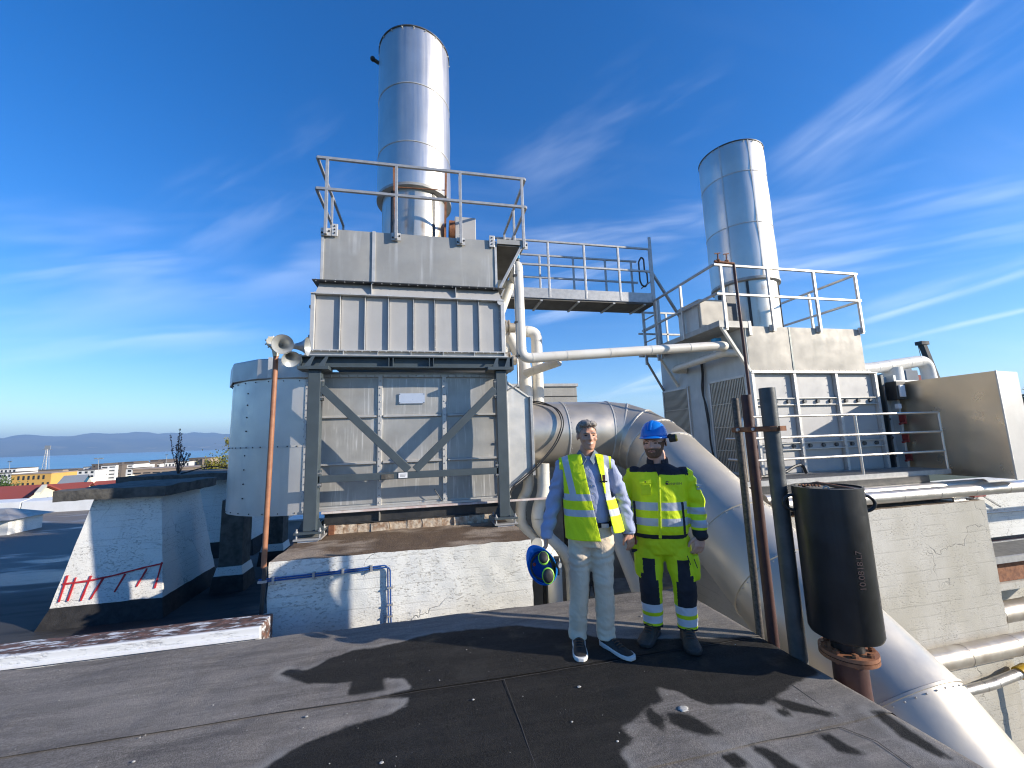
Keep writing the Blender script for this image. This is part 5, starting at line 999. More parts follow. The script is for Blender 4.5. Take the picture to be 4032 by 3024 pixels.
# gabled houses: ridge along the row
def gable(name, label, p0, p1, width, eave, ridge, base, wall, roof, nwin=0):
    p0, p1 = V(p0), V(p1); d = (p1-p0).normalized(); s_ = V((d.y, -d.x, 0))*width/2; t = thing(name, label, 'house', ((p0+p1)/2).to_tuple()[:2] + (base,))
    def P(p, k, z, o=0): return (p.x+s_.x*k, p.y+s_.y*k, z)
    m = MB(); m.hexa([P(p0,1,base),P(p1,1,base),P(p1,-1,base),P(p0,-1,base)], [P(p0,1,eave),P(p1,1,eave),P(p1,-1,eave),P(p0,-1,eave)]); m.add([P(p0,1,eave),P(p0,-1,eave),P(p0,0,ridge-.1)], [(0,1,2)]); m.add([P(p1,1,eave),P(p1,-1,eave),P(p1,0,ridge-.1)], [(0,1,2)]); m.build('wall', M[wall], t)
    a, b = p0-d*.5, p1+d*.5; m = MB()
    for k in (1, -1): m.hexa([P(a,k*1.12,eave-.25),P(b,k*1.12,eave-.25),P(b,0,ridge),P(a,0,ridge)], [P(a,k*1.12,eave-.05),P(b,k*1.12,eave-.05),P(b,0,ridge+.2),P(a,0,ridge+.2)])
    m.build('roof', M[roof], t)
    L = (p1-p0).length
    for i in range(nwin):
        c = p0 + d*L*(i+.5)/nwin + s_*1.01; m = MB(); m.bar(c-d*.7+V((0,0,eave-1.2)), c+d*.7+V((0,0,eave-1.2)), .12, 1.3); m.build('window', M['window_glass'], t)
    return t
def sg(x, y, Y): return sight(*zl(x, y), Y)
def ridge(x0, y0, Y0, x1, y1):                          # two ridge ends at one height
    a, b = sg(x0, y0, Y0), sg(x1, y1, Y0); k = (a.z-CAMZ)/(b.z-CAMZ); return a, V((b.x*k, b.y*k, a.z)), a.z
a, b, z = ridge(-200, 556, 66, 425, 524); gable('row_house', 'long red-roofed row house at the left edge below the yellow building', a, b, 9, z-1.75, z, z-9, 'far_cream', 'far_red', 12)
a, b, z = ridge(440, 524, 71, 850, 500); gable('row_house', 'red-roofed row house in the middle left of the vent cap', a, b, 8, z-1.7, z, z-9, 'far_cream', 'far_red', 8)
a, b, z = ridge(700, 503, 96, 1215, 472); gable('row_house', 'farther red-roofed row house just above the vent cap', a, b, 9, z-1.9, z, z-9, 'far_cream', 'far_red', 6)
c0, c1 = sg(432, 522, 65.5), sg(360, 602, 61); t = thing('gable_trim', 'white gable board between the two near red roofs', 'gable board', c1); m = MB(); m.bar(c0, c1, .45, .3); m.build('board', M['far_cream'], t)
for px, Y, lab in ((860, 96, 'small white dormer gable on the red roofs, left one'), (1212, 122, 'small white dormer gable on the red roofs, right one')):
    c = sg(px, 520 if px < 1000 else 482, Y); t = thing('dormer', lab, 'dormer', c); m = MB(); m.add([(c.x-1.3,c.y,c.z-1.2),(c.x+1.3,c.y,c.z-1.2),(c.x,c.y,c.z+1.5),(c.x-1.3,c.y+3,c.z-1.2),(c.x+1.3,c.y+3,c.z-1.2),(c.x,c.y+3,c.z+1.5)], [(0,1,2),(5,4,3),(0,2,5,3),(2,1,4,5),(1,0,3,4)]); m.build('gable', M['far_cream'], t)
a, b, z = ridge(640, 430, 168, 840, 419)
gable('blue_hall', 'blue-walled hall with a grey gable roof behind the red roofs', a, b, 20, z-4.2, z, z-14, 'far_blue', 'far_grey', 3)
# masts
def mast(label, px, pt, pb, Y, lattice=False):
    a, b = sg(px, pt, Y), sg(px-(25 if lattice else 4), pb, Y); H = a.z-b.z; t = thing('floodlight_mast', label, 'mast', b, group='floodlight masts in the town'); m = MB()
    if lattice:
        for k in (-1, 1):
            for j in (-1, 1): m.cyl((b.x+k*H*.09, b.y+j*H*.09, b.z-4), (a.x+k*H*.03, a.y+j*H*.03, a.z), .16, n=6)
        for i in range(9):
            z0, z1 = b.z+H*i/9, b.z+H*(i+1)/9; w0, w1 = H*(.09-.06*i/9), H*(.09-.06*(i+1)/9); xo = (a.x-b.x)*i/9
            for k in (-1, 1): m.cyl((b.x+xo-k*w0, b.y-w0, z0), (b.x+xo+k*w1, b.y-w1, z1), .10, n=5)
    else: m.cyl(b-V((0,0,3)), a, .13, .09, 8)
    m.build('column', M['galvanised'], t); m = MB(); W = H*.10 if lattice else H*.14
    if lattice: m.box(a.x-W, a.x+W, a.y-.3, a.y+.3, a.z, a.z+H*.16); m.bar((a.x-W*1.8, a.y, a.z-.3), (a.x+W*1.8, a.y, a.z-.3), .3, .3)
    else:
        m.bar((a.x-W, a.y, a.z+.1), (a.x+W, a.y, a.z-.1), .15, .15)
        for k in (-1, -.5, .5, 1): m.box(a.x+k*W-.3, a.x+k*W+.3, a.y-.2, a.y+.2, a.z-.1, a.z+.3)
    m.build('lamp_bank', M['far_grey'], t)
mast('tall lattice floodlight tower before the fjord', 460, 170, 400, 420, True); mast('thin floodlight mast before the white blocks', 955, 262, 470, 190); mast('thin floodlight mast at the left edge over the water', 95, 292, 360, 260); mast('thin floodlight mast left of the sapling over the water', 1614, 225, 280, 300)
# trees
def foliage(m, c, r, n, size, seed=1):
    rnd = random.Random(seed); c = V(c)
    cl = []
    for k in range(max(5, n//60)):
        d = V((rnd.gauss(0, 1), rnd.gauss(0, 1), rnd.gauss(0, 1))).normalized()*rnd.uniform(.25, .95); cl.append((V((d.x*r[0], d.y*r[1], d.z*r[2])), rnd.uniform(.22, .42)))
    for i in range(n):
        o, s_ = cl[i % len(cl)]; e = V((rnd.gauss(0, .5), rnd.gauss(0, .5), rnd.gauss(0, .5)))*s_; p = c+o+V((e.x*r[0], e.y*r[1], e.z*r[2])); a = V((rnd.gauss(0,1), rnd.gauss(0,1), rnd.gauss(0,1))).normalized()*size*rnd.uniform(.6, 1.3); b = a.cross(V((rnd.gauss(0,1), rnd.gauss(0,1), rnd.gauss(0,1)))).normalized()*size*.5
        m.add([p-a, p+b, p+a, p-b], [(0, 1, 2, 3)])
def tree(name, label, top, base_z, r, mat, n, size, seed, group=None):
    t = thing(name, label, 'tree', (top.x, top.y, base_z), group=group); rnd = random.Random(seed); m = MB(); cz = top.z-r[2]; m.tube([(top.x, top.y, base_z), (top.x+.05*r[0], top.y, (base_z+cz)/2), (top.x, top.y, cz+r[2]*.5)], [r[0]*.09, r[0]*.07, r[0]*.02], 8)
    for k in range(7): a = k*2.4; z = cz+r[2]*(-.6+.17*k); m.tube([(top.x, top.y, z), (top.x+math.cos(a)*r[0]*.35, top.y+math.sin(a)*r[1]*.35, z+r[2]*.2), (top.x+math.cos(a)*r[0]*.7, top.y+math.sin(a)*r[1]*.7, z+r[2]*.35)], [r[0]*.035, r[0]*.02, r[0]*.008], 6)
    m.build('trunk', M['bark'], t, smooth=True); m = MB(); foliage(m, (top.x, top.y, cz), r, n, size, seed); m.build('crown', M[mat], t, recalc=False); return t
p = sg(2120, 215, 24); tree('birch_tree', 'yellow-green birch behind the vent shafts beside the rounded end', p+V((.1, 0, .0)), -9, (.95, 1.0, 1.25), 'leaf_yellow', 9000, .06, 3)
p = sg(2195, 40, 24); tree('birch_sprig', 'sparse leafy twig peeking out beside the rounded housing end', p+V((.1, 0, .1)), -9, (.16, .2, .5), 'leaf_yellow', 130, .05, 5)
p = sg(40, 440, 75); tree('leafy_tree', 'round green tree at the left edge before the yellow building', p, -9, (2.6, 2.6, 2.6), 'leaf_green', 4200, .16, 8)
for i, (px, py, Y, w_) in enumerate(((330, 378, 470, 9), (420, 372, 480, 8), (515, 378, 480, 9), (590, 362, 470, 6), (240, 385, 460, 8), (690, 380, 480, 6))):
    p = sg(px, py, Y); tree('shore_tree', ('third', 'fourth', 'fifth', 'second from the right', 'leftmost', 'rightmost')[i] + ' dark rounded tree of the shoreline row behind the long tan building', p, p.z-14, (w_, w_, 5.5), 'leaf_dark', 900, .8, 20+i, group='shoreline trees')
hed = MB(); a, b = sg(140, 668, 60), sg(620, 640, 66)
rnd = random.Random(4)
for i in range(5000): f = rnd.random(); q_ = a.lerp(b, f)+V((0, rnd.uniform(-2, 2), -1.2+abs(rnd.gauss(0, .5))*(.5+noise.noise(V((f*9, 1, 1)))))); e = V((rnd.gauss(0,1), rnd.gauss(0,1), rnd.gauss(0,1))).normalized()*.13; g_ = e.cross(V((rnd.gauss(0,1), rnd.gauss(0,1), rnd.gauss(0,1)))).normalized()*.07; hed.add([q_-e, q_+g_, q_+e, q_-g_], [(0,1,2,3)])
hb = hed.build('scrub', M['leaf_green'], recalc=False, kind='stuff'); tag(hb, 'tangled green and brown scrub below the red-roofed row house', 'scrub')
# weeds growing on the rear vent cap
t = thing('sapling', 'dark spiky dried weed growing on the rear vent cap', 'plant', sight(385, 1020, 11.3)); b0 = sight(385, 1020, 11.3); m = MB(); lv = MB(); rnd = random.Random(11)
for k in range(12):
    a = rnd.uniform(0, 6.28); h = rnd.uniform(.32, .98) if k else 1.04; sp = .04+.16*(k/12); tip = b0+V((math.cos(a)*sp*1.3, math.sin(a)*sp, h)); mid = b0+V((math.cos(a)*sp*.8, math.sin(a)*sp*.6, h*.45)); m.tube([b0+V((math.cos(a)*.01, 0, -.05)), mid, tip], [.009, .006, .002], 5)
    for j in range(46):
        f = rnd.uniform(.3, 1); q_ = mid.lerp(tip, (f-.3)/.7)+V((rnd.gauss(0,.012), rnd.gauss(0,.012), 0)); e = V((rnd.gauss(0,.5), rnd.gauss(0,.5), 1)).normalized()*.022; g_ = e.cross(V((rnd.gauss(0,1), rnd.gauss(0,1), rnd.gauss(0,1)))).normalized()*.009; lv.add([q_-e, q_+g_, q_+e, q_-g_], [(0,1,2,3)])
m.build('stems', M['bark'], t); lv.build('leaves', M['dry_stem'], t, recalc=False)
# right: crane jib and mill building far beyond
def rbp(x, y, Y): s_ = 632/1498; return sight((3400+x*s_)/1.8228, (1300+y*s_)/1.8228, Y)
a, b = rbp(600, 260, 60), rbp(548, 130, 60); t = thing('crane', 'dark crane jib tip rising behind the white overhead pipe', 'crane', a); m = MB(); m.bar(a-(b-a)*2, b, .9, .9); m.build('jib', M['far_dark'], t); m = MB(); m.box(b.x-1, b.x+1, b.y-.6, b.y+.6, b.z-.2, b.z+.5); m.cyl((b.x-1.2, b.y, b.z), (b.x-.8, b.y, b.z-4), .06, n=5); m.build('jib_head', M['far_dark'], t)
a, b = rbp(392, 375, 90), rbp(580, 450, 90); t = thing('mill_building', 'distant grey and red mill building behind the metal box', 'building', (b.x, 90, b.z-12)); m = MB(); m.box(a.x, a.x+(b.x-a.x)*.63, 90, 102, b.z-14, a.z); m.build('grey_wing', M['far_grey'], t); m = MB(); m.box(a.x+(b.x-a.x)*.64, b.x+4, 91, 102, b.z-14, a.z-1.2); m.build('red_wing', M['far_red'], t); m = MB(); m.box(a.x+2.6, a.x+5.6, 92, 98, a.z, a.z+1.4); m.build('roof_box', M['far_grey'], t)
p = rbp(1500, 560, 120); tree('hill_tree', 'dark conifer mass peeking past the right side of the metal box', p+V((6, 0, 1)), p.z-20, (7, 7, 8), 'leaf_dark', 2600, .7, 41)
HZ = MB(); HZ.box(-17000, 17000, -17000, 17000, -40, 620)
hm = bpy.data.materials.new('haze_air'); hm.use_nodes = True; ht = hm.node_tree; ht.nodes.clear(); ho = ht.nodes.new('ShaderNodeOutputMaterial'); hv = ht.nodes.new('ShaderNodeVolumePrincipled'); hv.inputs['Color'].default_value = (.42, .66, 1, 1); hv.inputs['Density'].default_value = 1.05e-4; hv.inputs['Density Attribute'].default_value = ''; hv.inputs['Color Attribute'].default_value = ''; hv.inputs['Temperature Attribute'].default_value = ''; hv.inputs['Anisotropy'].default_value = .1; ht.links.new(hv.outputs[0], ho.inputs['Volume'])
haze = HZ.build('haze', hm); haze['kind'] = 'stuff'

# ------------------------------------------------------------------ people
plain('skin_tan', (.56, .30, .195), (.50, .25, .16), 30, .5, 0, .0006, 90); plain('skin_fair', (.62, .36, .265), (.55, .30, .215), 30, .5, 0, .0006, 90)
plain('hair_grey', (.31, .28, .25), (.14, .125, .11), 60, .6, 0, .004, 120); plain('beard_brown', (.11, .055, .028), (.17, .085, .045), 90, .7, 0, .003, 160); plain('eye_dark', (.02, .015, .012), None, 20, .25); plain('lip', (.34, .12, .095), None, 20, .5); plain('teeth', (.50, .43, .37), None, 20, .3)
def cloth(name, c1, c2, amp=.004, sc_=28, rough=.85):
    k = NT(name); k.bump(k.noise(420, 2), .0006); k.bump(k.noise(sc_, 4, (1, 1, .6), dist=1.2), amp); return k.out(k.mix(k.rng(k.noise(7, 4), .3, .7), c1, c2), rough)
cloth('shirt_blue', (.36, .40, .56), (.31, .35, .50), .006, 22); cloth('collar_grey', (.17, .22, .25), (.14, .18, .2)); cloth('hi_vis', (.76, .90, .004), (.68, .84, .003), .005, 18, .7); cloth('hi_vis_worn', (.66, .78, .006), (.56, .70, .005), .006, 20, .7); cloth('reflective', (.50, .52, .56), (.44, .46, .50), .003, 20, .35); cloth('chino', (.72, .60, .45), (.64, .53, .395), .008, 20); cloth('navy', (.012, .013, .020), (.022, .022, .030), .004, 22); cloth('white_tape', (.70, .71, .76), (.62, .63, .68), .003, 20, .4)
plain('sole_white', (.72, .71, .67), None, 20, .6); plain('shoe_black', (.018, .017, .016), (.03, .028, .026), 40, .6, 0, .002, 200); plain('boot_leather', (.03, .026, .022), (.05, .042, .034), 20, .6, 0, .003, 60); plain('lace', (.12, .06, .035), None, 20, .7)
plain('helmet_blue', (.008, .17, .58), (.007, .15, .53), 6, .22); plain('neon_green', (.30, .72, .04), None, 10, .4); plain('muff_black', (.025, .025, .024), (.035, .034, .032), 30, .6); plain('visor_grey', (.3, .33, .35), None, 10, .2)
def remesh(mb, voxel, it=3, wr=None):
    me = mb.mesh('tmp'); o = bpy.data.objects.new('tmp', me); COL.objects.link(o)
    r = o.modifiers.new('r', 'REMESH'); r.mode = 'VOXEL'; r.voxel_size = voxel; r.use_smooth_shade = True
    s_ = o.modifiers.new('s', 'SMOOTH'); s_.factor = .5; s_.iterations = it
    dg = bpy.context.evaluated_depsgraph_get(); out = bpy.data.meshes.new_from_object(o.evaluated_get(dg)); bpy.data.objects.remove(o); out.materials.clear()
    if wr:
        nr = [v.normal.copy() for v in out.vertices]
        for v, n in zip(out.vertices, nr): v.co += n*wr(v.co)
    return out
def cut(me, planes, keep=None, paint=None):
    bm = bmesh.new(); bm.from_mesh(me)
    for co, no in planes: bmesh.ops.bisect_plane(bm, geom=bm.verts[:]+bm.edges[:]+bm.faces[:], plane_co=co, plane_no=no, dist=.0004)
    bm.normal_update()
    if keep: bmesh.ops.delete(bm, geom=[f for f in bm.faces if not keep(f.calc_center_median(), f.normal)], context='FACES')
    bm.to_mesh(me); bm.free()
    if paint:
        me.polygons.foreach_set('material_index', [paint(p.center, p.normal) for p in me.polygons])
    return me
def ell(cx, cy, z, rx, ry, n=28, p=2.4):
    out = []
    for j in range(n):
        a = 2*math.pi*j/n; c, s_ = math.cos(a), math.sin(a); out.append((cx+rx*math.copysign(abs(c)**(2/p), c), cy+ry*math.copysign(abs(s_)**(2/p), s_), z))
    return out
def limb(m, pts, rs, n=18): 
    m.tube(pts, rs, n); m.ball(pts[0], rs[0] if not isinstance(rs[0], tuple) else min(rs[0]), 14, 8); m.ball(pts[-1], rs[-1] if not isinstance(rs[-1], tuple) else min(rs[-1]), 14, 8); return m
def head(m, c, rz, tilt=0, wide=1.0):
    rot = Matrix.Rotation(rz, 3, 'Z') @ Matrix.Rotation(tilt, 3, 'X'); c = V(c)
    def T(p): return c + rot @ V((p[0]*wide, p[1], p[2]))
    m.ball(T((0, .012, .042)), (.076*wide, .096, .086), 24, 14, rot)
    rings = []
    for z, rx, ry, cy in ((-.118, .024, .022, -.070), (-.108, .038, .040, -.058), (-.085, .051, .056, -.044), (-.05, .061, .070, -.030), (-.01, .067, .080, -.018), (.03, .070, .086, -.006), (.06, .066, .084, .004)):
        rings.append([T(p) for p in ell(0, cy, z, rx, ry, 24, 2.2)])
    m.loft(rings)
    m.tube([T((0, -.094, .022)), T((0, -.106, -.004)), T((0, -.119, -.026)), T((0, -.104, -.036))], [.008, .0105, .0145, .010], 12); m.ball(T((.012, -.102, -.030)), .009, 8, 6); m.ball(T((-.012, -.102, -.030)), .009, 8, 6)
    m.tube([T((-.05, -.074, .026)), T((-.025, -.090, .031)), T((0, -.091, .028)), T((.025, -.090, .031)), T((.05, -.074, .026))], [.010, .012, .010, .012, .010], 10)
    for s_ in (-1, 1):
        m.ball(T((s_*.040, -.070, -.026)), (.026, .024, .022), 12, 8); m.ball(T((s_*.078, .012, -.006)), (.009, .020, .033), 12, 8, rot)
    m.tube([T((-.024, -.090, -.060)), T((0, -.101, -.058)), T((.024, -.090, -.060))], [.007, .009, .007], 8); m.tube([T((-.02, -.088, -.070)), T((0, -.098, -.071)), T((.02, -.088, -.070))], [.007, .009, .007], 8); m.ball(T((0, -.084, -.100)), (.024, .018, .018), 12, 8)
    return T, rot
def hand(m, w_, dn, across, curl, s_=1.0):
    """five fingers from a palm: dn points to the fingertips, across towards the thumb side"""
    w_, dn, a = V(w_), V(dn).normalized(), V(across).normalized(); a = (a-dn*a.dot(dn)).normalized(); nrm = dn.cross(a)
    K = w_ + dn*.095*s_; rings = []
    for f, hw, ht in ((0, .027, .020), (.3, .036, .019), (.7, .043, .017), (1, .042, .013)):
        p = w_.lerp(K, f); rings.append([p + a*hw*s_*math.cos(2*math.pi*j/16) + nrm*ht*s_*math.sin(2*math.pi*j/16) for j in range(16)])
    m.loft(rings)
    for off, L in ((.031, .072), (.0105, .080), (-.0105, .075), (-.031, .060)):
        b = K + a*off*s_ - dn*.008; L *= s_; d1 = (dn*math.cos(curl*.6)+nrm*math.sin(curl*.6)); d2 = (dn*math.cos(curl*1.4)+nrm*math.sin(curl*1.4)); d3 = (dn*math.cos(curl*2)+nrm*math.sin(curl*2)); p1 = b+d1*L*.45; p2 = p1+d2*L*.32; p3 = p2+d3*L*.23
        m.tube([b, p1, p2, p3], [.0095*s_, .009*s_, .0082*s_, .006*s_], 10); m.ball(p3, .0062*s_, 8, 6)
    b = w_ + dn*.028*s_ + a*.026*s_; p1 = b + (a*.72+dn*.62+nrm*.2)*.038*s_; p2 = p1 + (a*.30+dn*.9+nrm*.28)*.032*s_; p3 = p2 + (dn*.95+nrm*.3-a*.05)*.022*s_
    m.tube([b, p1, p2, p3], [.014*s_, .0115*s_, .010*s_, .0075*s_], 10); m.ball(p3, .0078*s_, 8, 6)
def face_bits(par, T, rot, brow, smile, eyez=.006):
    for s_ in (-1, 1):
        m = MB(); m.ball(T((s_*.030, -.088, eyez)), (.015, .007, .0055), 12, 6, rot); m.build('eye', M['eye_dark'], par, smooth=True, local=True)
        m = MB(); m.tube([T((s_*.014, -.101, .024)), T((s_*.030, -.099, .029)), T((s_*.048, -.084, .023))], [.0035, .0045, .003], 6); m.build('eyebrow', brow, par, smooth=True, local=True)
    m = MB()
    if smile: m.tube([T((-.022, -.097, -.0625)), T((0, -.1085, -.066)), T((.022, -.097, -.0625))], [(.002, .003), (.0045, .004), (.002, .003)], 8, flat=(0, 0, 1)); m.build('teeth', M['teeth'], par, smooth=True, local=True)
    else: m.tube([T((-.022, -.097, -.062)), T((0, -.1075, -.0645)), T((.022, -.097, -.062))], [.0035, .0045, .0035], 8); m.build('lips', M['lip'], par, smooth=True, local=True)
def fold(amp, sx, sz, seed=0):
    def f(co): return amp*(noise.noise(V((co.x*sx+seed, co.y*sx, co.z*sz))) + .5*noise.noise(V((co.x*sx*2.3, co.y*sx*2.3+seed, co.z*sz*2.6+co.x*20))))
    return f
def shoe(par, heel, toe, w_, up, sole, name='shoe', hgt=.085):
    heel, toe = V(heel), V(toe); d = (toe-heel).normalized(); s_ = V((-d.y, d.x, 0)); L = (toe-heel).length; m = MB(); rings = []
    for f, hw, h in ((0, .55, .75), (.05, .78, .95), (.2, .88, 1), (.42, .82, .95), (.6, .95, .68), (.8, 1, .52), (.93, .82, .42), (1, .45, .26)):
        p = heel+d*L*f; W = w_*hw; H = hgt*h; rings.append([p + s_*W*math.cos(t_)+V((0, 0, .022 + (H-.022)*max(0, math.sin(t_))**.8)) for t_ in [math.pi*k/10 for k in range(11)]] + [p - s_*W+V((0, 0, .016)), p + s_*W+V((0, 0, .016))])
    m.loft(rings); me = remesh(m, .006, 2); o = obj(name, me, up, par, smooth=True, angle=80)
    m = MB(); rings = [[heel+d*L*f + s_*w_*hw*1.06*k + V((0, 0, z)) for k, z in ((-1, .001), (1, .001), (1, .030+.006*(f < .3)), (-1, .030+.006*(f < .3)))] for f, hw in ((-.03, .5), (.04, .85), (.2, .95), (.42, .86), (.6, .98), (.8, 1.02), (.95, .8), (1.03, .4))]; m.loft(rings); m.build('sole', sole, o, smooth=True, local=True, bevel=.006)
    m = MB()
    for k in range(4): q_ = heel+d*L*(.44+.07*k)+V((0, 0, hgt*(.96-.115*k))); m.tube([q_-s_*w_*.5, q_+V((0, 0, .006)), q_+s_*w_*.5], .0035, 6)
    m.build('laces', M['lace'], o, local=True); return o

# --- man in the open hi-vis vest
MT1 = math.radians(-22); P1 = thing('person', 'standing person in open yellow vest, blue shirt and beige trousers, carrying a helmet', 'person', (1.36, 3.36, 0), MT1)
body = MB(); T1, rot1 = head(body, (.030, -.01, 1.722), math.radians(14), math.radians(2), .98)
limb(body, [(.025, .02, 1.62), (.012, .03, 1.50)], [.056, .062]); body.loft([ell(0, .01, z, a, b) for z, a, b in ((.84, .13, .08), (.95, .13, .085), (1.15, .14, .09), (1.35, .15, .09), (1.46, .11, .07), (1.52, .05, .05))])
SH = [((-.178, .01, 1.465), (-.268, .035, 1.165), (-.338, -.035, .875)), ((.182, .015, 1.465), (.285, .085, 1.165), (.318, .045, .895))]
for a, b, c in SH: limb(body, [a, b, c], [.045, .036, .028])
hand(body, V(SH[0][2])+V((0, 0, .012)), (-.05, -.10, -1), (.25, -1, 0), .95, 1.0); hand(body, V(SH[1][2])+V((0, 0, .012)), (.10, -.02, -1), (-.75, -.7, 0), .42, 1.02)
LG = [((-.075, .02, .86), (-.092, -.015, .505), (-.128, .035, .075)), ((.098, .02, .86), (.092, -.02, .505), (.090, .03, .085))]
for a, b, c in LG: limb(body, [a, b, c], [.075, .05, .035])
bo = obj('body', remesh(body, .0052, 2), M['skin_tan'], P1, smooth=True, angle=180)
face_bits(bo, T1, rot1, M['hair_grey'], True)
hm_ = MB(); hm_.ball(T1((0, .020, .052)), (.083, .102, .090), 28, 18, rot1); hm_.tube([T1((-.066, -.045, .098)), T1((-.02, -.085, .106)), T1((.03, -.082, .108)), T1((.065, -.04, .098))], [.024, .026, .024, .02], 12); hme = remesh(hm_, .006, 2, lambda co: .006*noise.noise(co*46)+.004*noise.noise(V((co.x*150, co.y*60, co.z*60))))
RI = rot1.inverted(); HC = T1((0, 0, 0))
def hairkeep(c, n):
    q_ = RI @ (c-HC); front = .070 + .012*noise.noise(V((q_.x*60, 1, 1))) - max(0, abs(q_.x)-.045)*1.5
    lim = front if q_.y < -.045 else (.035-.55*(q_.y+.045) if q_.y < .02 else -.035-.5*(q_.y-.02)); return q_.z > lim
cut(hme, [], hairkeep); ho_ = obj('hair', hme, M['hair_grey'], P1, smooth=True, angle=180); sd_ = ho_.modifiers.new('s', 'SOLIDIFY'); sd_.thickness = .012
# trousers
tr = MB(); tr.loft([ell(.015, .01, z, a, b) for z, a, b in ((.80, .150, .105), (.86, .168, .118), (.92, .165, .118), (.99, .160, .112), (1.0, .155, .105))])
for (a, b, c), k in zip(LG, (-1, 1)): tr.tube([V(a)+V((0, 0, .02)), V(a).lerp(V(b), .45), b, V(b).lerp(V(c), .5), V(c)+V((0, 0, .03)), V(c)+V((0, -.005, -.03))], [.098, .090, .076, .073, .070, .073], 22)
chn = remesh(tr, .009, 3, lambda co: fold(.0065, 9, 16, 3)(co) + (.006*math.sin(co.z*95+noise.noise(co*8)*5)*max(0, 1-abs(co.z-.70)/.16) if co.y < .05 else 0) + .0035*math.sin(co.z*70+noise.noise(co*9)*6)*max(0, 1-abs(co.z-.13)/.16)); obj('trousers', chn, M['chino'], P1, smooth=True, angle=180)
m = MB(); rg = [ell(.015, .01, z, a, b, 36) for z, a, b in ((.965, .160, .114), (.965, .172, .126), (1.003, .170, .123), (1.003, .158, .110))]; m.loft(rg+[rg[0]], cap=False); bl = m.build('belt', M['navy'], P1, smooth=True, local=True); m = MB(); m.box(.10, .155, -.121, -.110, .968, 1.0); m.build('buckle', M['galvanised'], bl, local=True)
# shirt
sh = MB(); sh.loft([ell(x, .012, z, a, b) for z, a, b, x in ((.985, .158, .112, .015), (1.05, .166, .124, .015), (1.16, .172, .128, .01), (1.30, .182, .124, .005), (1.40, .182, .112, 0), (1.47, .155, .090, .003), (1.525, .085, .066, .008), (1.545, .062, .058, .012))])
for a, b, c in SH: limb(sh, [a, V(a).lerp(V(b), .5), b, V(b).lerp(V(c), .55), V(c)+V((0, 0, .02))], [.066, .066, .060, .056, .047])
shm = remesh(sh, .0085, 3, lambda co: fold(.005, 11, 12, 7)(co) + (.006*math.sin(co.z*60+noise.noise(co*7)*6) if abs(co.x) > .21 else 0)); obj('shirt', shm, M['shirt_blue'], P1, smooth=True, angle=180)
for a, b, c in SH: m = MB(); d = (V(c)-V(b)).normalized(); m.tube([V(c)-d*.055, V(c)-d*.05, V(c)+d*.005], [.044, .048, .047], 20); m.build('cuff', M['shirt_blue'], P1, smooth=True, local=True)
m = MB()
for s_ in (-1, 1): m.add([(.030+s_*.012, -.075, 1.525), (.028+s_*.070, -.055, 1.515), (.028+s_*.085, .02, 1.565), (.026+s_*.060, .03, 1.600), (.028+s_*.050, -.030, 1.588), (.028+s_*.040, -.098, 1.478)], [(0, 5, 1), (0, 1, 4), (1, 2, 3, 4)])
co_ = m.build('collar', M['collar_grey'], P1, local=True, recalc=False); q_ = co_.modifiers.new('s', 'SOLIDIFY'); q_.thickness = .006
m = MB()
for k in range(7): m.ball((.030+.010*k*.5, -.122-.012*math.sin(k*.5), 1.44-.065*k), (.006, .003, .006), 8, 5)
m.build('buttons', M['teeth'], P1, local=True)
m = MB(); m.box(.105, .165, -.124, -.118, 1.335, 1.345); m.bar((.12, -.124, 1.33), (.115, -.128, 1.40), .01, .008); m.bar((.14, -.124, 1.33), (.142, -.128, 1.385), .014, .006); m.build('pens', M['shoe_black'], P1, local=True); m = MB(); m.box(.128, .150, -.131, -.124, 1.345, 1.395); m.build('sunglasses', M['rust'], P1, local=True)
# vest
vs_ = MB(); vs_.loft([ell(x, .012, z, a, b) for z, a, b, x in ((.84, .236, .165, .050), (.95, .232, .160, .044), (1.08, .222, .155, .030), (1.20, .210, .148, .014), (1.32, .205, .142, .005), (1.42, .205, .128, .002), (1.49, .185, .106, .002), (1.54, .125, .085, .006), (1.575, .08, .07, .01))])
for s_ in (-1, 1): limb(vs_, [(s_*.10, .01, 1.49), (s_*.215, .01, 1.462)], [.078, .072])
vm = remesh(vs_, .008, 4, fold(.006, 8, 6, 2))
def lx(z, p, q): f = (z-q[1])/(p[1]-q[1]); return q[0]+(p[0]-q[0])*f
EL = ((-.030, 1.58), (.088, .88)); ER = ((.088, 1.56), (.190, .93))
def plane2(p, q): d = V((q[0]-p[0], 0, q[1]-p[1])); return ((p[0], 0, p[1]), V((d.z, 0, -d.x)).normalized())
ZS = (1.24, 1.186, 1.112, 1.058)
def vkeep(c, n):
    if c.z < (.868 if c.x < .12 else .925): return False
    if c.z > 1.565: return False
    if math.hypot(c.x-.015, c.y-.02) < .078 and c.z > 1.48: return False
    if c.y < .02 and lx(c.z, *EL) < c.x < lx(c.z, *ER): return False
    if abs(c.x) > .208 and c.z > 1.22: return False
    if abs(c.x) > .178 and 1.20 < c.z < 1.44 and -.075 < c.y < .09: return False
    return True
def vpaint(c, n):
    if ZS[1] < c.z < ZS[0] or ZS[3] < c.z < ZS[2]: return 1
    if c.z >= ZS[0]:
        xl = -.105 - .055*(c.z-1.24)/.3
        if xl-.026 < c.x < xl+.026 or .150 < c.x < .190: return 1
    return 0
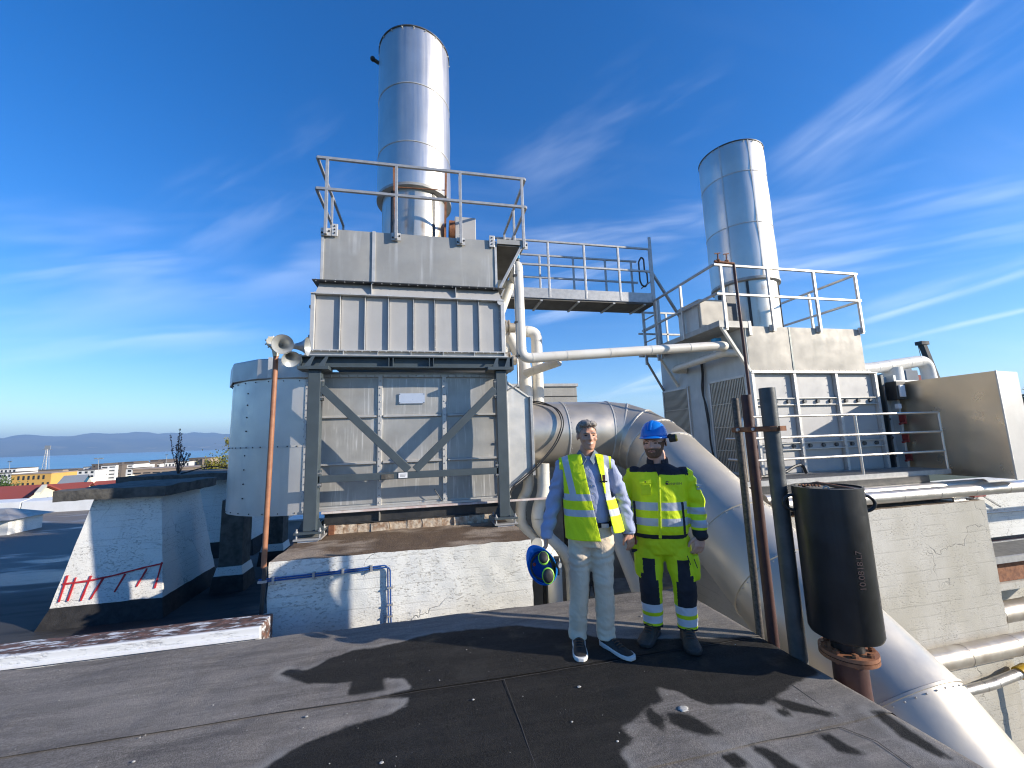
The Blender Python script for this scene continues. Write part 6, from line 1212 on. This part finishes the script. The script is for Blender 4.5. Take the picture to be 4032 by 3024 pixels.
pls = [((0, 0, z), (0, 0, 1)) for z in ZS+(.868, .925, 1.565)] + [plane2(*EL), plane2(*ER), ((.205, 0, 0), (1, 0, 0)), ((-.205, 0, 0), (1, 0, 0)), ((.15, 0, 0), (1, 0, 0)), ((.19, 0, 0), (1, 0, 0)), plane2((-.16-.026, 1.54), (-.105-.026, 1.24)), plane2((-.16+.026, 1.54), (-.105+.026, 1.24))]
cut(vm, pls, vkeep, vpaint); vo = obj('vest', vm, [M['hi_vis'], M['reflective']], P1, smooth=True, angle=180); q_ = vo.modifiers.new('s', 'SOLIDIFY'); q_.thickness = .005
shoe(P1, (-.128, .075, 0), (-.105, -.235, 0), .052, M['shoe_black'], M['sole_white']); shoe(P1, (.060, .055, 0), (.262, -.175, 0), .052, M['shoe_black'], M['sole_white'])
# helmet carried in his right hand
def hat(par, c, rot, s_=1.0, name='shell'):
    c = V(c)
    def T(p): return c + rot @ (V(p)*s_)
    m = MB(); n = 40; rings = []
    for i in range(15):
        ph = math.pi/2*i/14; z = -.03 + .155*math.sin(ph); k = math.cos(ph)**.82 if i < 14 else .02
        rings.append([T((.112*k*math.cos(2*math.pi*j/n), .138*k*math.sin(2*math.pi*j/n)+.004, z)) for j in range(n)])
    m.loft(rings, cap=False); o = m.build(name, M['helmet_blue'], par, smooth=True, local=True, angle=80); sd_ = o.modifiers.new('s', 'SOLIDIFY'); sd_.thickness = .006
    m = MB(); rings = []
    for a_, b_, z in ((1.0, 1.0, -.022), (1.06, 1.05, -.034), (1.10, 1.08, -.042), (1.08, 1.06, -.047), (1.0, .99, -.034)): rings.append([T((.112*a_*math.cos(2*math.pi*j/n), (.138*b_+(.045 if math.sin(2*math.pi*j/n) < 0 else 0)*abs(math.sin(2*math.pi*j/n))**1.5*(a_-1)*10)*math.sin(2*math.pi*j/n)+.004, z)) for j in range(n)])
    m.loft(rings+[rings[0]], cap=False); m.build('brim', M['helmet_blue'], o, smooth=True, local=True, angle=80)
    m = MB(); m.tube([T((0, -.128+.012*0, .035)), T((0, -.10, .090)), T((0, -.04, .124)), T((0, .05, .122)), T((0, .11, .085))], [(.016, .006)]*5, 10, flat=rot @ V((1, 0, 0))); m.build('crest', M['helmet_blue'], o, smooth=True, local=True)
    m = MB(); m.ring(T((0, .0, -.045)), T((0, 0, -.03)), .09*s_, .103*s_, 32); m.build('harness', M['shoe_black'], o, local=True)
    return T
TH = Matrix.Rotation(math.radians(60), 3, 'X') @ Matrix.Rotation(math.radians(35), 3, 'Y') @ Matrix.Rotation(math.radians(20), 3, 'Z')
MR = Matrix.Rotation(MT1, 3, 'Z'); hp = V((1.36, 3.36, 0)) + MR @ V((-.383, -.155, .665))
H1 = thing('hard_hat', 'blue hard hat with green-rimmed ear defenders held by the vested man', 'hard hat', hp, MT1)
TH = Matrix.Rotation(math.radians(-38), 3, 'Y') @ Matrix.Rotation(math.radians(-115), 3, 'X')
Th = hat(H1, (0, 0, 0), TH, .98)
def muff(par, c, d, r=.046):
    c, d = V(c), V(d).normalized(); a = d.orthogonal().normalized(); b = d.cross(a); m = MB(); n = 26
    up = V((0, 0, 1)) - d*d.z; up.normalize(); sdv = d.cross(up)
    def ring(o_, k): return [c + d*o_ + up*r*1.25*k*math.cos(2*math.pi*j/n) + sdv*r*k*math.sin(2*math.pi*j/n) for j in range(n)]
    m.loft([ring(0, .92), ring(.018, 1.0), ring(.032, .92), ring(.040, .70), ring(.043, .3)]); o = m.build('ear_cup', M['muff_black'], par, smooth=True, local=True, angle=60)
    m = MB(); m.loft([ring(-.002, .9), ring(-.002, 1.13), ring(.012, 1.15), ring(.016, 1.0)], cap=False); m.build('rim', M['neon_green'], o, smooth=True, local=True)
    m = MB(); m.loft([ring(-.016, .98), ring(-.003, 1.02)], cap=True); m.build('cushion', M['shoe_black'], o, smooth=True, local=True); return o
muff(H1, (.012, -.075, .085), (.1, -.75, .65), .038); muff(H1, (.045, -.105, -.035), (.25, -.95, .1), .043)
m = MB(); m.tube(fillet([(.02, -.05, .10), (.09, -.03, .03), (.075, -.07, -.06)], .05), .006, 8); m.build('headband', M['neon_green'], H1, smooth=True, local=True)
m = MB(); m.cyl((.10, -.03, .03), (.135, -.055, .03), .028, n=18); m.box(.085, .13, -.02, .05, -.06, .07); lp = m.build('muff_arm', M['shoe_black'], H1, smooth=True, local=True); m = MB(); m.cyl((.132, -.054, .03), (.142, -.062, .03), .020, n=18); m.build('hub', M['visor_grey'], lp, smooth=True, local=True)
m = MB(); m.cyl((-.062, -.078, .04), (-.066, -.085, .04), .014, n=16); m.build('red_dot', M['red_paint'], H1, local=True)

# --- man in full hi-vis work suit and blue helmet
MT2 = math.radians(-31); P2 = thing('person', 'standing bearded person in full yellow work suit and worn blue helmet', 'person', (2.0, 3.33, 0), MT2)
body = MB(); T2, rot2 = head(body, (.022, -.01, 1.642), math.radians(-16), math.radians(6), 1.10)
limb(body, [(.03, .02, 1.54), (.03, .035, 1.42)], [.068, .075]); body.loft([ell(.02, .01, z, a, b) for z, a, b in ((.78, .14, .10), (.95, .15, .11), (1.15, .16, .11), (1.32, .16, .10), (1.42, .10, .08))])
SH2 = [((-.150, .02, 1.365), (-.232, .06, 1.125), (-.195, .03, .86)), ((.222, .01, 1.360), (.292, .04, 1.115), (.302, -.03, .855))]
for a, b, c in SH2: limb(body, [a, b, c], [.05, .04, .03])
hand(body, V(SH2[0][2])+V((0, 0, .012)), (.1, -.05, -1), (.5, -.8, 0), .5, 1.05); hand(body, V(SH2[1][2])+V((0, 0, .014)), (-.18, -.10, -1), (-.8, -.55, 0), .45, 1.15)
LG2 = [((-.070, .02, .80), (-.088, -.03, .435), (-.092, .03, .09)), ((.118, .02, .80), (.158, -.03, .430), (.155, .03, .09))]
for a, b, c in LG2: limb(body, [a, b, c], [.08, .055, .04])
bo2 = obj('body', remesh(body, .0052, 2), M['skin_fair'], P2, smooth=True, angle=180); face_bits(bo2, T2, rot2, M['beard_brown'], False)
bd = MB(); rings = []
for z, rx, ry, cy in ((-.128, .026, .026, -.066), (-.112, .046, .048, -.054), (-.085, .057, .061, -.042), (-.05, .066, .074, -.028), (-.015, .071, .082, -.016), (.02, .073, .086, -.008)): rings.append([T2(p) for p in ell(0, cy, z, rx, ry, 24, 2.2)])
bd.loft(rings); bd.tube([T2((-.030, -.094, -.052)), T2((0, -.108, -.046)), T2((.030, -.094, -.052))], [.008, .009, .008], 8); bme = remesh(bd, .0055, 1, lambda co: .003*noise.noise(co*120)); R2I = rot2.inverted(); H2C = T2((0, 0, 0))
def bkeep(c, n):
    q_ = R2I @ (c-H2C)
    if q_.y > .03 or q_.z > .012: return False
    if abs(q_.x) < .030 and -.072 < q_.z < -.055 and q_.y < -.06: return False
    if abs(q_.x) < .052 and q_.z > -.040 and q_.y < -.02: return False
    return True
cut(bme, [], bkeep); bo_ = obj('beard', bme, M['beard_brown'], P2, smooth=True, angle=180); bo_.modifiers.new('s', 'SOLIDIFY').thickness = .006
hb_ = MB(); hb_.ball(T2((0, .022, .035)), (.087, .102, .085), 24, 16, rot2); hme = remesh(hb_, .007, 1, lambda co: .003*noise.noise(co*90))
cut(hme, [], lambda c, n: (R2I @ (c-H2C)).z > -.03-.5*((R2I @ (c-H2C)).y-.02) and (R2I @ (c-H2C)).y > -.01); obj('hair', hme, M['beard_brown'], P2, smooth=True, angle=180)
# trousers
tr = MB(); tr.loft([ell(.025, .01, z, a, b) for z, a, b in ((.70, .165, .115), (.78, .192, .135), (.86, .190, .135), (.93, .18, .125))])
for (a, b, c), k in zip(LG2, (-1, 1)): tr.tube([V(a)+V((0, 0, .02)), V(a).lerp(V(b), .4), b, V(b).lerp(V(c), .5), V(c)+V((0, 0, .03)), V(c)+V((0, -.01, -.015))], [.112, .102, .086, .080, .074, .072], 22)
for x, s_ in ((-.165, -1), (.245, 1)): tr.loft([ell(x, .0, z, a, b, 16) for z, a, b in ((.50, .028, .062), (.53, .034, .07), (.66, .036, .072), (.70, .028, .065))])
trm = remesh(tr, .008, 2, fold(.0065, 10, 12, 9))
zc = (.10, .118, .182, .215, .285, .50, .665)
def tpaint(c, n):
    if c.z < .100: return 2
    if .118 < c.z < .182 or .215 < c.z < .285: return 1
    xk = -.088 if c.x < .033 else .158; out_ = (c.x-xk)*(-1 if c.x < .033 else 1)
    if .285 < c.z < .49 and n.y < .35 and out_ > -.060: return 2
    if .49 <= c.z < .665 and n.y < .1 and -.045 < out_ < .045 + (.02 if c.z < .54 else 0): return 2
    return 0
cut(trm, [((0, 0, z), (0, 0, 1)) for z in zc], None, tpaint); to = obj('trousers', trm, [M['hi_vis_worn'], M['white_tape'], M['navy']], P2, smooth=True, angle=180)
for x in (.19, .235): m = MB(); m.bar((x, -.118, .71-.5*(x-.19)), (x+.018, -.118, .64-.5*(x-.19)), .008, .006); m.build('zip', M['navy'], to, local=True)
# jacket
jk = MB(); jk.loft([ell(x, .012, z, a, b) for z, a, b, x in ((.835, .198, .145, .010), (.90, .215, .165, .012), (.98, .212, .168, .015), (1.10, .205, .162, .02), (1.22, .205, .150, .025), (1.32, .212, .135, .03), (1.385, .190, .110, .032), (1.43, .125, .085, .034), (1.455, .085, .072, .034))])
for a, b, c in SH2: limb(jk, [a, V(a).lerp(V(b), .5), b, V(b).lerp(V(c), .55), V(c)+V((0, 0, .005))], [.070, .071, .069, .064, .053])
jm = remesh(jk, .008, 2, lambda co: fold(.006, 9, 10, 5)(co) + (.006*math.sin(co.z*55+noise.noise(co*6)*6) if (co.x > .25 or co.x < -.2) else 0))
JZ = (.875, .945, 1.008, 1.072, 1.138, 1.385, 1.03, .985, .925, .905)
def side(c): return 'arm' if (c.x > .222 + .02*(c.z < 1.0) or c.x < -.182 - .006*(c.z < 1.0)) and c.z < 1.30 else 'torso'
def jpaint(c, n):
    if side(c) == 'arm':
        if c.z < .905: return 2
        if .925 < c.z < .985 or 1.03 < c.z < 1.085: return 1
        return 0
    if c.z < .872: return 2
    if c.z < 1.135 and c.z > .86 and n.y < .2 and abs(abs(c.x-.012)-.178) < .009: return 2
    if .945 < c.z < 1.008 or 1.072 < c.z < 1.138: return 1
    yoke = 1.372 + .30*abs(c.x-.03)*-.12 + (.02 if c.x < .03 else -.005) if n.y < .3 else 1.33
    if c.z > yoke and -.185 < c.x < .250: return 2
    return 0
cut(jm, [((0, 0, z), (0, 0, 1)) for z in JZ+(1.085, .872)], None, jpaint); jo = obj('jacket', jm, [M['hi_vis'], M['reflective'], M['navy']], P2, smooth=True, angle=180)
m = MB(); rg = []
for z, a, b in ((1.425, .088, .080), (1.47, .084, .078), (1.505, .080, .076), (1.505, .072, .068), (1.45, .070, .066)): rg.append([(.034+a*math.sin(t_), .018-b*math.cos(t_), z-.02*math.cos(t_)) for t_ in [.42+(2*math.pi-.84)*k/28 for k in range(29)]])
m.loft(rg, cap=False, closed=False); m.build('collar', M['navy'], jo, smooth=True, local=True)
m = MB(); m.add([(.008, -.098, 1.435), (.060, -.098, 1.435), (.034, -.128, 1.352)], [(0, 1, 2)]); m.build('undershirt', M['navy'], jo, local=True)
m = MB(); m.tube([(.034, -.130, 1.35), (.027, -.158, 1.22), (.022, -.172, 1.08), (.014, -.176, .95), (.010, -.162, .85)], [(.011, .004)]*5, 8, flat=(1, 0, 0)); m.build('zip_flap', M['hi_vis_worn'], jo, smooth=True, local=True)
m = MB(); m.box(-.105, -.030, -.152, -.140, 1.20, 1.292); pk = m.build('chest_pocket', M['hi_vis_worn'], jo, local=True, bevel=.005); m = MB(); m.hexa([(-.112,-.158,1.30),(-.024,-.158,1.30),(-.024,-.146,1.315),(-.112,-.146,1.315)], [(-.112,-.138,1.33),(-.024,-.142,1.33),(-.024,-.128,1.33),(-.112,-.126,1.33)]); m.build('flap', M['hi_vis'], pk, local=True); m = MB(); m.cyl((-.068, -.162, 1.312), (-.068, -.156, 1.312), .006, n=10); m.build('stud', M['navy'], pk, local=True)
TX = Matrix.Identity(4)
for i, v_ in enumerate((V((.97, .24, 0)), V((0, .12, .99)), V((.24, -.96, .1)))):
    for j in range(3): TX[j][i] = v_[j]
TX.translation = V((.142, -.142, 1.295)); seamtext('chest_lettering', 'RANHEIM', .026, M['navy'], TX, jo)
m = MB(); m.ball((.088, -.156, 1.297), (.011, .004, .010), 12, 6); m.tube([(.080, -.157, 1.31), (.092, -.158, 1.318), (.104, -.155, 1.310)], .0035, 6); m.build('chest_emblem', M['navy'], jo, local=True)
m = MB(); m.box(.305, .345, -.04, .01, 1.235, 1.25); m.box(.305, .345, -.04, .01, 1.262, 1.277); m.build('sleeve_tape', M['reflective'], jo, local=True)
shoe(P2, (-.085, .09, 0), (-.165, -.205, 0), .058, M['boot_leather'], M['shoe_black'], 'boot', .11); shoe(P2, (.150, .09, 0), (.178, -.225, 0), .058, M['boot_leather'], M['shoe_black'], 'boot', .11)
for c_ in ((-.092, .045, .09), (.155, .045, .09)): m = MB(); m.tube([V(c_)+V((0, 0, -.04)), V(c_)+V((0, 0, .06))], [.056, .058], 16); m.build('boot_shaft', M['boot_leather'], P2, smooth=True, local=True)
Th2 = hat(P2, T2((0, .012, .078)), rot2 @ Matrix.Rotation(math.radians(-6), 3, 'X'), .93, 'helmet')
m = MB(); m.cyl(T2((.105, .02, .03)), T2((.150, .025, .035)), .034, n=22); m.cyl(T2((.112, .0, .055)), T2((.125, -.01, .05)), .022, n=14); e_ = m.build('ear_defender', M['muff_black'], P2, smooth=True, local=True); m = MB(); m.cyl(T2((.150, .025, .035)), T2((.158, .026, .036)), .030, n=22); m.build('ear_cap', M['yellow_paint'], e_, smooth=True, local=True)
m = MB(); m.tube([T2((.085, -.045, .02)), T2((.086, -.02, -.02)), T2((.082, .0, -.03))], .005, 6); m.build('chin_strap', M['shoe_black'], P2, local=True)
t = thing('tool_pouch', 'red and yellow tool pouch hanging between the two men', 'pouch', V((2.0, 3.33, 0)) + Matrix.Rotation(MT2, 3, 'Z') @ V((-.20, -.02, .78)), MT2); m = MB(); m.box(-.035, .03, -.03, .03, -.06, .07); m.build('bag', M['hi_vis_worn'], t, local=True, bevel=.012); m = MB(); m.box(-.005, .012, -.034, -.03, -.02, .06); m.build('red_tag', M['red_paint'], t, local=True); m = MB(); m.box(-.037, .032, -.032, .032, -.085, -.06); m.build('black_base', M['navy'], t, local=True)

P1.scale = (1.07, 1.05, 1); P2.scale = (1.11, 1.07, 1)
